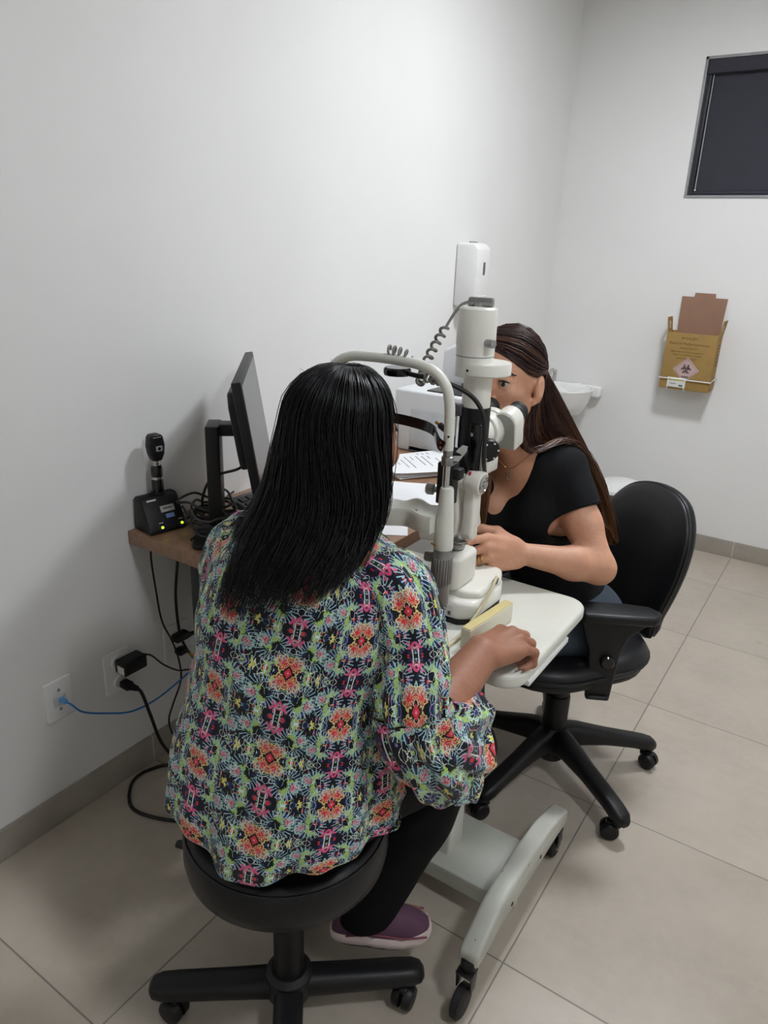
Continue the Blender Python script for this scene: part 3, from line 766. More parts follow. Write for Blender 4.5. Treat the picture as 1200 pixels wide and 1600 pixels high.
obj('carriage_arm', MB().box((.885, .70, TZ+.076), (.09, .030, .022), bev=.006), iv, sl)
obj('joystick', MB().lathe([(0, 0), (.020, 0), (.018, .012), (.010, .02), (.009, .035), (.0125, .042), (.0130, .055), (.010, .066), (0, .069)], (.912, .880, TZ+.050), (.02, -.02, 1)), M['black_rubber'], sl)
# steel rotation bearing and levers
obj('bearing', MB().lathe([(0, 0), (.020, 0), (.022, .004), (.022, .014), (.018, .022), (.014, .030), (0, .030)], (.918, .752, TZ+.132)), M['steel'], sl)
obj('lever_plate', MB().prism([(-.03, -.012), (.05, -.018), (.06, 0), (.045, .018), (-.03, .012)], (.92, .73, TZ+.150), Vector((.72, -.60, .25)).normalized(), Vector((.6, .72, 0)).normalized(), (0, 0, .008), .002), M['steel'], sl)
for dz in (0, .022): obj('clamp_knob', MB().lathe([(0, 0), (.006, 0), (.006, .008), (.0105, .010), (.0105, .026), (.008, .029), (0, .029)], (.925, .705, TZ+.120+dz), (.5, -.84, .1)), M['steel'], sl)
# twin arms (each one bent piece), outer with a round pivot housing
def arm(x, y0, w_, t_, yb, zb=.945, zt=1.065):
    pr = [(y0-t_/2, zt), (y0+t_/2, zt), (y0+t_/2+.002, zb+.03), (y0+t_/2+.012, zb+.004), (yb, zb), (yb, zb-.022), (y0-.01, zb-.022), (y0-t_/2-.004, zb-.010), (y0-t_/2, zb+.02)]
    return MB().prism(pr, (x-w_/2, 0, 0), (0, 1, 0), (0, 0, 1), (w_, 0, 0), .006, 3)
obj('microscope_arm', arm(.962, .725, .024, .032, .738, .972), iv, sl)
arm_i = MB().prism([(-.022, .125), (.018, .125), (.022, .05), (.020, .022), (.010, .004), (-.01, -.004), (-.062, -.012), (-.066, .012), (-.030, .018), (-.018, .032)], (.922, .705, .940), (1, 0, 0), (0, 0, 1), (0, .030, 0), .006, 3)
obj('illumination_arm', arm_i, iv, sl)
obj('rear_arm', MB().box((.905, .745, 1.0), (.020, .022, .15), bev=.006), iv, sl)
ph = obj('pivot_housing', MB().cyl((.900, .722, 1.070), (.952, .722, 1.070), .0200, n=32, bev=.004).cyl((.953, .722, 1.070), (.984, .722, 1.068), .0235, n=32, bev=.004), iv, sl)
obj('scale_dial', MB().lathe([(0, 0), (.018, 0), (.018, .003), (.013, .004), (.012, .0015), (.006, .0015), (.005, .005), (0, .005)], (.9835, .722, 1.068), (1, 0, 0)), ch_, ph)
obj('index_mark', MB().box((.962, .706, 1.088), (.005, .004, .008), bev=.001), mat('red index', '#b5303c', .4), ph)
# light tower
ax, ay = .935, .742
tw = obj('lamp_housing', MB().lathe([(0, 1.300), (.0350, 1.300), (.0352, 1.314), (.0362, 1.318), (.0352, 1.372), (.0340, 1.381), (.0300, 1.3845), (0, 1.385)], (ax, ay, 0)), iv, sl)
obj('lower_drum', MB().lathe([(0, 1.262), (.0345, 1.262), (.0345, 1.2985), (.0335, 1.2995), (0, 1.2995)], (ax, ay, 0), n=48), iv, tw)
obj('seam', MB().lathe([(.0340, 1.2975), (.0348, 1.298), (.0348, 1.3005), (.0340, 1.301)], (ax, ay, 0)), M['grey_plastic'], tw)
obj('serial_print', MB().box((ax+.0305, ay-.0165, 1.352), (.0008, .003, .034), rotz(-.5), 0), M['grey_plastic'], tw)
obj('filter_disc', MB().lathe([(0, 1.2655), (.0470, 1.2655), (.0490, 1.268), (.0490, 1.2855), (.0475, 1.288), (0, 1.288)], (ax+.016, ay+.012, 0), n=56), iv, sl)
obj('disc_screw', MB().cyl((ax+.006, ay-.0365, 1.276), (ax+.006, ay-.0385, 1.276), .0022, n=10), M['black_rubber'], sl)
obj('thumb_screw', MB().cyl((ax+.028, ay-.016, 1.325), (ax+.046, ay-.022, 1.325), .0075, n=18, bev=.001), M['steel'], sl)
obj('cord_connector', MB().cyl((ax-.020, ay, 1.392), (ax+.024, ay+.01, 1.392), .0085, n=18, bev=.002).cyl((ax, ay, 1.383), (ax, ay, 1.392), .009, n=16), M['steel'], sl)
obj('light_tube', MB().lathe([(0, 1.205), (.0265, 1.205), (.0265, 1.266), (0, 1.266)], (ax+.008, ay+.004, 0), n=40), iv, sl)
obj('tube_slot', MB().box((ax-.011, ay-.0195, 1.240), (.004, .003, .018), rotz(.7), .0005), M['grey_plastic'], sl)
blk = obj('projection_body', MB().lathe([(0, 1.100), (.022, 1.100), (.0275, 1.115), (.0285, 1.13), (.0285, 1.206), (0, 1.206)], (ax+.008, ay+.004, 0), n=40), bk_, sl)
obj('side_frame', MB().box((ax-.030, ay-.012, 1.156), (.010, .020, .105), bev=.002).box((ax-.022, ay-.016, 1.199), (.030, .016, .022), bev=.002), mat('violet grey metal', '#6b6874', .35, .4), blk)
obj('paper_tag', MB().box((ax-.0235, ay-.0235, 1.168), (.014, .0008, .036), bev=0), M['label_white'], blk)
for s in (-1, 1): obj('guide_rod', MB().cyl((ax+.006+s*.031, ay-.016, 1.075), (ax+.006+s*.031, ay-.016, 1.150), .0026, n=12), ch_, blk)
obj('knob_plate', MB().box((ax+.026, ay-.024, 1.130), (.022, .008, .100), rotz(.3), .003), M['black_gloss'], blk)
obj('plate_screw', MB().cyl((ax+.022, ay-.0275, 1.160), (ax+.0215, ay-.0305, 1.160), .0036, n=14), ch_, blk)
obj('prism_shield', MB().box((ax+.002, ay-.028, 1.112), (.034, .020, .034), Matrix.Rotation(.5, 3, 'X'), .004), bk_, sl)
obj('mirror', MB().prism([(-.012, -.020), (.002, -.022), (.010, -.004), (.016, .010), (.014, .020), (.002, .022), (-.006, .012)], (ax+.002, ay-.042, 1.118), Vector((1, -.1, .15)).normalized(), Vector((.2, .30, 1)).normalized(), (0, -.0012, 0), 0), mat('pale mirror face', '#d6d8d3', .12), sl, label='pale reflecting mirror strip')
obj('lens_eye', MB().lathe([(0, 0), (.0165, 0), (.018, .006), (.0165, .012), (.0125, .013), (.0120, .0095), (0, .0125)], (ax+.000, ay-.022, 1.080), (.12, -1, .15)), bk_, sl)
obj('lens_glass', MB().ell((ax+.0015, ay-.0345, 1.0815), (.012, .004, .012)), mat('pearl lens', '#9b958f', .08, .3), sl)
# microscope and binocular head
mx = .938
mic0 = len(bpy.data.objects)
YO, ZO = -.025, .010
obj('objective', MB().cyl((mx, .776+YO, 1.138+ZO), (mx, .812+YO, 1.138+ZO), .026, .031, n=36, bev=.003), iv, sl)
obj('magnifier_drum', MB().cyl((mx, .812+YO, 1.138+ZO), (mx, .850+YO, 1.138+ZO), .036, n=40, bev=.004), iv, sl)
obj('drum_knob', MB().lathe([(0, 0), (.012, 0), (.012, .006), (.0215, .007), (.0225, .010), (.0225, .020), (.0200, .024), (0, .025)], (mx+.026, .780+YO, 1.118+ZO), (.80, -.60, -.05), n=12), bk_, sl)
kn = MB()
for k in range(6):
    a = 2*PI*k/6; kd = Vector((.80, -.60, -.05)).normalized(); R = frame(kd)
    kn.cyl(Vector((mx+.026, .780+YO, 1.118+ZO))+kd*.024+R @ Vector((.0165*math.cos(a), .0165*math.sin(a), 0)), Vector((mx+.026, .780+YO, 1.118+ZO))+kd*.0262+R @ Vector((.0165*math.cos(a), .0165*math.sin(a), 0)), .0018, n=8)
obj('knob_marks', kn, M['label_white'], sl)
obj('support_block', MB().box((mx, .825+YO, 1.093), (.030, .06, .05), bev=.006), iv, sl)
obj('support_post', MB().box((mx+.016, .775, 1.085), (.026, .09, .030), bev=.005), iv, sl)
hb = obj('binocular_head', MB().cyl((mx, .850+YO, 1.140+ZO), (mx, .868+YO, 1.142+ZO), .038, n=40, bev=.003), iv, sl)
for s in (-1, 1):
    cx = mx+s*.033
    out = [(-.024, -.040), (.024, -.040), (.0255, .012)] + [(.0255*math.cos(a), .012+.026*math.sin(a)) for a in np.linspace(.2, PI-.2, 9)] + [(-.0255, .012)]
    ya = Vector((0, .975, .22)).normalized(); up_ = Vector((0, -.22, .975)).normalized()
    hs = obj('prism_housing', MB().prism(out, (cx, .846+YO, 1.140+ZO), (1, 0, 0), up_, ya*.040, .004, 3, .9), iv, hb)
    obj('front_plate', MB().prism([(x*.93, y*.93) for x, y in out], Vector((cx, .8455+YO, 1.140+ZO)), (1, 0, 0), up_, -ya*.003, .001, 2, .9), mat('grey front cover', '#9a9a93', .4), hs)
    e0 = Vector((cx-s*.002, .846+YO, 1.140+ZO))+ya*.040+up_*.012
    obj('eyepiece', MB().lathe([(0, 0), (.0165, 0), (.0165, .006), (.0195, .008), (.0200, .020), (.0185, .023), (.0200, .026), (.0205, .034), (.0185, .0365), (.0125, .037), (.0115, .033), (0, .033)], e0, ya), M['black_rubber'], hs)
    obj('eye_lens', MB().lathe([(0, .0335), (.0112, .0335), (.007, .0355), (0, .036)], e0, ya), M['lens'], hs)
# cable over the tower side
obj('lamp_cable', MB().tube([(.900, .640, 1.262), (.915, .665, 1.258), (.940, .690, 1.244), (.962, .704, 1.226), (.978, .708, 1.200), (.984, .708, 1.165), (.984, .712, 1.125), (.980, .730, 1.090), (.975, .755, 1.07)], .0042, 10, smooth=8), M['cable_black'], sl)

# ------------------------------------------------------------------ chin rest frame clamped to the table edge
cr = empty('chin_rest', (.855, .575, TZ), 'cream headrest frame with chin cup and black forehead band at the table edge', 'headrest')
RX, LX, CY = .987, .723, .572
for x, nm_ in ((RX, 1), (LX, 0)):
    obj('clamp_block', MB().box((x, CY-.006, .800), (.030, .036, .075), bev=.005), M['white_plastic'], cr)
    obj('lower_rod', MB().cyl((x, CY, .835), (x, CY, .900), .0078, n=18), ch_, cr)
    sv = obj('height_sleeve', MB().lathe([(0, .882), (.0160, .882), (.0165, .886), (.0165, .918), (.0165, .919), (.0175, .921), (.0175, .975), (.0160, .977), (.0160, .990), (0, .990)], (x, CY, 0)), M['grey_alu'], cr)
    rb = MB()
    for k in range(22):
        a = 2*PI*k/22; rb.box((x+.0176*math.cos(a), CY+.0176*math.sin(a), .948), (.0022, .0028, .050), rotz(a), .0006, 1)
    obj('grip_ribs', rb, M['grey_alu'], sv)
    obj('tapered_post', MB().lathe([(0, .989), (.0172, .989), (.0176, .993), (.0172, 1.005), (.0118, 1.096), (.0105, 1.100), (0, 1.100)], (x, CY, 0)), M['cream'], cr)
    obj('upper_rod', MB().cyl((x-.003, CY, 1.098), (x-.003, CY, 1.150), .0064, n=18), ch_, cr)
    obj('rod_collar', MB().lathe([(0, 1.139), (.0098, 1.139), (.0103, 1.141), (.0103, 1.152), (.0098, 1.154), (.0082, 1.155), (.0082, 1.172), (0, 1.172)], (x-.003, CY, 0)), M['steel'], cr)
pts = [(RX-.003, CY, 1.165), (RX-.004, CY, 1.21), (RX-.006, CY, 1.240), (RX-.014, CY, 1.268), (RX-.034, CY, 1.288), (RX-.062, CY, 1.298), (RX-.10, CY, 1.301), (RX-.132, CY, 1.3015)]
pts += [(LX+RX-p[0], p[1], p[2]) for p in pts[::-1][1:]]
obj('arch_tube', MB().tube(pts, .0088, 16, smooth=8), M['cream'], cr)
band = [(RX-.006, CY-.012, 1.172), (RX-.016, CY-.010, 1.177), (RX-.030, CY+.004, 1.183), (RX-.045, CY+.022, 1.187), (RX-.075, CY+.034, 1.190), (RX-.13, CY+.037, 1.192)]
band += [(LX+RX-p[0], p[1], p[2]) for p in band[::-1][1:]]
obj('forehead_band', MB().tube(band, .01, 12, smooth=8, flat=(.019, .0030, (0, 0, 1))), M['black_gloss'], cr)
for x in (RX-.010, LX+.010):
    for dz in (-.004, .005): obj('band_screw', MB().cyl((x, CY-.0125, 1.175+dz), (x, CY-.0150, 1.175+dz), .0023, n=10), ch_, cr)
obj('canthus_knob', MB().cyl((RX-.010, CY+.008, 1.194), (RX-.030, CY+.016, 1.200), .0058, n=14, bev=.001), M['black_rubber'], cr)
obj('brass_tip', MB().cyl((RX-.030, CY+.016, 1.200), (RX-.040, CY+.019, 1.203), .0028, n=12), mat('brass', '#b9903f', .3, 1), cr)
obj('marker_dot', MB().cyl((RX+.001, CY-.0088, 1.190), (RX+.001, CY-.0098, 1.190), .0020, n=10), M['black_rubber'], cr)
# chin cup bar with a scooped front edge
xs = np.linspace(LX+.014, RX-.012, 46); rings = []
for x in xs:
    t = (x-.855)/.13; dip = math.exp(-(abs(t)/.30)**2)
    sc = max(0.0, 1-abs(abs(t)-.50)/.30); sc = sc*sc*(3-2*sc)
    zt = 1.046 + .004*abs(t) - .004*dip
    yf = CY-.030 + .012*sc ; yb2 = CY+.022 + .010*dip
    lip = zt + .008*sc
    h = .030
    rings.append([(x, yf, zt-h), (x, yf-.001, zt-.004+.003*sc), (x, yf+.003, zt+.001+.002*sc), (x, yf+.020, zt-.004*sc), (x, yb2-.008, zt+.002+.010*sc), (x, yb2, lip+.004*sc), (x, yb2+.004, lip), (x, yb2+.002, zt-h)])
obj('chin_cup', MB().loft(rings), M['cream'], cr, 50)
for x in (.868, .935): obj('paper_pin', MB().cyl((x, CY-.010, 1.044), (x, CY-.010, 1.052), .0016, n=8), M['grey_plastic'], cr)
obj('height_box', MB().box((RX-.016, CY+.030, 1.098), (.030, .026, .075), bev=.003).box((RX-.004, CY+.030, 1.118), (.03, .02, .02), bev=.003), bk_, cr)
obj('height_knob', MB().lathe([(0, 0), (.005, 0), (.005, .006), (.010, .007), (.0105, .018), (.008, .021), (0, .021)], (RX-.031, CY+.024, 1.083), (-1, -.25, 0), n=16), M['steel'], cr)
obj('elevation_knob', MB().lathe([(0, 0), (.010, 0), (.010, .012), (.008, .015), (0, .015)], (RX-.017, CY-.002, .968), (-1, -.2, 0), n=18), M['grey_alu'], cr)
obj('brass_pin', MB().cyl((RX-.015, CY-.015, .9985), (RX-.005, CY-.019, .9985), .0018, n=8), mat('bright brass', '#d8bd62', .25, 1), cr)
# fixation lamp and its coiled lead
obj('fixation_lamp', MB().lathe([(0, 0), (.022, 0), (.0235, .004), (.0235, .010), (.021, .013), (0, .013)], (.872, CY+.008, 1.275), (0, 0, 1)), M['black_gloss'], cr)
obj('fixation_stem', MB().tube([(.892, CY+.008, 1.280), (.912, CY+.006, 1.279), (.924, CY+.004, 1.279)], .0042, 10, smooth=4), bk_, cr)
def coil(path, R_, turns, r, n=12):
    P = spline(path, 10); L = len(P); N = int(turns*n); out = []
    for i in range(N+1):
        t = i/N*(L-1); k = min(int(t), L-2); f = t-k; p = P[k].lerp(P[k+1], f); tg = (P[k+1]-P[k]).normalized()
        F = frame(tg); a = 2*PI*i/n; out.append(p + F @ Vector((R_*math.cos(a), R_*math.sin(a), 0)))
    return MB().tube(out, r, 7)
cc = empty('coiled_cord', (.93, .66, 1.30), 'grey coiled cord from the lamp top wound around the headrest arch', 'cord')
cm = mat('grey coiled cord', '#7d7d78', .45, var=.05)
tail = [(ax-.018, ay-.002, 1.392), (ax-.030, ay-.012, 1.385), (ax-.042, ay-.022, 1.362), (ax-.048, ay-.030, 1.345)]
obj('straight_end', MB().tube(tail, .0026, 8, smooth=6), cm, cc)
obj('hanging_coil', coil([(ax-.048, ay-.030, 1.345), (ax-.052, ay-.055, 1.318), (ax-.050, ay-.085, 1.292), (ax-.040, ay-.115, 1.272), (ax-.030, ay-.140, 1.264)], .0068, 9, .0028), cm, cc)
obj('lower_coil', coil([(.926, CY+.010, 1.280), (.938, CY+.011, 1.277), (.952, CY+.012, 1.276), (.966, CY+.016, 1.272)], .0085, 4, .0022), cm, cc)
obj('upper_coil', coil([(.855, CY+.003, 1.315), (.868, CY+.004, 1.314), (.882, CY+.005, 1.312), (.898, CY+.006, 1.308)], .0085, 4, .0022), cm, cc)

# ------------------------------------------------------------------ office chair (doctor)
oc = empty('office_chair', (.985, 1.345, 0), 'black vinyl office chair with armrests on a five star base', 'chair')
HX, HY = .990, 1.350
def caster_wheel(par, x, y, ang, r=.025):
    R = rotz(ang); c = Vector((x, y, 0)); off = R @ Vector((-.018, 0, 0))
    ct = obj('caster', MB().cyl((x, y, .050), (x, y, .074), .008, n=14).box(c+off*.55+Vector((0, 0, .046)), (.040, .020, .018), R, .005), M['black_plastic'], par)
    for s in (-1, 1):
        o = c+off+R @ Vector((0, s*.012, 0))+Vector((0, 0, r+.001)); axd = R @ Vector((0, s, 0))
        obj('wheel', MB().lathe([(0, -.008), (r, -.008), (r, .004), (r*.86, .009), (r*.4, .011), (0, .011)], o, axd, n=26), M['black_plastic'], ct)
    hd = []
    return ct
for k in range(5):
    a = math.radians(-32+72*k); R = rotz(a); tip = Vector((HX, HY, 0))+R @ Vector((.300, 0, 0))
    rings = []
    for t, z, wd, ht in ((0, .125, .060, .090), (.25, .125, .054, .070), (.55, .110, .050, .050), (.85, .092, .050, .040), (.97, .082, .050, .042), (1.06, .076, .044, .036), (1.10, .072, .026, .024)):
        p = Vector((HX, HY, z))+R @ Vector((.300*t, 0, 0)); ring = []
        for q in rrect(wd, ht, min(wd, ht)*.35, 4): ring.append(p + R @ Vector((0, q[0], 0)) + Vector((0, 0, q[1])))
        rings.append(ring)
    obj('base_arm', MB().loft(rings), M['black_plastic'], oc, 50)
    caster_wheel(oc, tip.x, tip.y, a+(.9, 2.2, .3, -1.2, 2.8)[k])
obj('hub', MB().lathe([(0, .055), (.040, .055), (.046, .07), (.046, .150), (.040, .165), (0, .165)], (HX, HY, 0)), M['black_plastic'], oc)
obj('gas_column', MB().lathe([(0, .16), (.036, .16), (.036, .262), (.034, .268), (.030, .268), (.030, .300), (.0275, .304), (.0275, .415), (0, .415)], (HX, HY, 0)), M['black_plastic'], oc)
CA = math.radians(55); rear = Vector((math.cos(CA), math.sin(CA), 0)); lft = Vector((math.sin(CA), -math.cos(CA), 0)); UP = Vector((0, 0, 1))
CC = Vector((.962, 1.322, 0)); B0 = Vector((1.075, 1.560, .46))
def cpt(r, l, z): return CC + rear*r + lft*l + UP*z
Rc = Matrix((rear, -lft, UP)).transposed()
obj('seat_shell', MB().prism(rrect(.44, .43, .15, 8), cpt(0, 0, .425), rear, -lft, UP*.018, .006), M['black_plastic'], oc)
rings = []
for z, k in ((.443, .97), (.452, 1.0), (.470, 1.0), (.484, .96), (.492, .85), (.490, .55), (.487, .1)):
    rings.append([cpt(q[0], -q[1], z) for q in rrect(.46*k, .45*k, .16*k, 8)])
obj('seat_cushion', MB().loft(rings), M['vinyl'], oc, 60)
obj('seat_piping', MB().tube([cpt(q[0], -q[1], .461) for q in rrect(.463, .453, .162, 8)], .004, 7, closed=True), M['vinyl'], oc)
obj('seat_mechanism', MB().box(cpt(.02, 0, .412), (.20, .15, .03), Rc, .006), M['black_metal'], oc)
obj('height_lever', MB().tube([cpt(.0, -.05, .408), cpt(0, -.16, .404), cpt(-.01, -.23, .40)], .006, 8, smooth=3), M['black_plastic'], oc)
# backrest: curved shield with piping
bt = Vector((rear.x*math.sin(.20), rear.y*math.sin(.20), math.cos(.20)))       # leans back a little
def bpt(l, h, d):
    wq = .028*(l/.21)**2           # wraps forward at the sides
    return B0 - rear*wq + lft*l*.9 + bt*h*1.05 + rear*d
def outline(k=1.0, n=10):
    P = [(-.138, .0), (.138, .0), (.168, .06), (.193, .16), (.197, .235), (.180, .305), (.132, .360), (.068, .385), (0, .391), (-.068, .385), (-.132, .360), (-.180, .305), (-.197, .235), (-.193, .16), (-.168, .06)]
    S = spline([(p[0]*k, (p[1]-.19)*k+.19, 0) for p in P], 4, True)
    return [(p.x, p.y) for p in S]
rings = []
for k, d in ((.05, .012), (.55, .010), (.85, .004), (.965, -.004+.012), (1.0, .024), (1.0, .040)):
    dd = {.05: -.022, .55: -.022, .85: -.018, .965: -.006, 1.0: 0}[k] + (0.016 if d == .040 else 0)
    rings.append([bpt(l, h, dd) for l, h in outline(k)])
obj('backrest', MB().loft(rings), M['vinyl'], oc, 60)
rings = [[bpt(l, h, d) for l, h in outline(k)] for k, d in ((1.002, .016), (1.006, .022), (.97, .034), (.8, .044), (.05, .048))]
obj('back_shell', MB().loft(rings), M['black_plastic'], oc, 60)
obj('back_piping', MB().tube([bpt(l, h, .006) for l, h in outline(1.0)], .0045, 8, closed=True), M['vinyl'], oc)
obj('back_bracket', MB().tube([cpt(.06, 0, .412), cpt(.20, 0, .402), B0+rear*.045-UP*.04, bpt(0, .05, .058), bpt(0, .22, .058)], .02, 10, smooth=6, flat=(.012, .07, rear)), M['black_plastic'], oc)
for s in (1, -1):
    ad = Vector((math.cos(math.radians(28)), math.sin(math.radians(28)), 0)); an = Vector((ad.y, -ad.x, 0))
    if s < 0: ad = rear; an = lft
    ac = Vector((1.158, 1.212, .638)) if s > 0 else cpt(.0, s*.262, .640)
    pad = [(-.100, -.034), (-.088, -.040), (.075, -.036), (.092, -.022), (.102, .006), (.075, .034), (.02, .042), (-.08, .040), (-.100, .030)]
    am = obj('armrest', MB().prism(pad, ac-UP*.010, ad, -an*s, UP*.026, .009, 3, .9), M['black_plastic'], oc)
    post = [(-.098, .0), (.088, .0), (.065, -.012), (.030, -.045), (.014, -.09), (.010, -.150), (.004, -.235), (-.056, -.235), (-.060, -.150), (-.066, -.09), (-.085, -.035)]
    obj('armrest_post', MB().prism(post, ac-UP*.010-an*s*.012, ad, UP, an*s*.024, .006, 3), M['black_plastic'], am)
    obj('adjust_knob', MB().lathe([(0, 0), (.018, 0), (.018, .010), (.014, .014), (0, .014)], ac+ad*-.018-UP*.125+an*s*.012, an*s, n=22), M['black_gloss'], am)
    obj('mount_strap', MB().box(ac+ad*-.026-UP*.232-an*s*.06, (.05, .16, .010), Matrix((ad, an, UP)).transposed(), .003), M['black_metal'], am)

# ------------------------------------------------------------------ patient's stool
st = empty('stool', (.83, .33, 0), 'round black vinyl stool on castors under the woman in the floral blouse', 'stool')
SX, SY, SZ = .832, .332, .507
obj('seat', MB().lathe([(0, SZ-.092), (.168, SZ-.092), (.183, SZ-.082), (.187, SZ-.06), (.186, SZ-.020), (.180, SZ-.006), (.168, SZ), (.12, SZ+.004), (0, SZ+.002)], (SX, SY, 0), n=64), M['vinyl'], st, 60)
obj('seam', MB().tube([(SX+.1825*math.cos(a), SY+.1825*math.sin(a), SZ-.0075) for a in np.linspace(0, 2*PI, 65)[:-1]], .0018, 6, closed=True), M['vinyl'], st)
obj('seat_plate', MB().cyl((SX, SY, SZ-.112), (SX, SY, SZ-.091), .07, n=30), M['black_metal'], st)
obj('column', MB().lathe([(0, .08), (.030, .08), (.030, .30), (.027, .306), (.027, SZ-.11), (0, SZ-.11)], (SX, SY, 0)), M['black_plastic'], st)
obj('hub', MB().lathe([(0, .045), (.042, .045), (.048, .06), (.046, .105), (.036, .115), (0, .115)], (SX, SY, 0)), M['black_plastic'], st)
obj('lever', MB().prism([(0, -.010), (.10, -.012), (.150, -.024), (.205, -.004), (.205, .008), (.150, .020), (.10, .012), (0, .010)], (SX-.01, SY+.0, SZ-.106), Vector((-.86, -.50, 0)).normalized(), Vector((.5, -.86, 0)).normalized(), (0, 0, .008), .002), M['black_plastic'], st)
for k, deg in enumerate((218, 309, 40, 130)):
    a = math.radians(deg); R = rotz(a); tip = Vector((SX, SY, 0))+R @ Vector((.245, 0, 0)); rings = []
    for t, z, wd, ht in ((0, .074, .060, .054), (.5, .073, .056, .048), (.9, .073, .055, .044), (1.03, .073, .052, .042), (1.10, .072, .042, .034), (1.13, .071, .022, .018)):
        p = Vector((SX, SY, z))+R @ Vector((.245*t, 0, 0))
        rings.append([p + R @ Vector((0, q[0], 0)) + Vector((0, 0, q[1])) for q in rrect(wd, ht, min(wd, ht)*.4, 4)])
    obj('base_arm', MB().loft(rings), M['black_plastic'], st, 50)
    caster_wheel(st, tip.x, tip.y, a+(-.55, .6, 1.0, 2.0)[k])
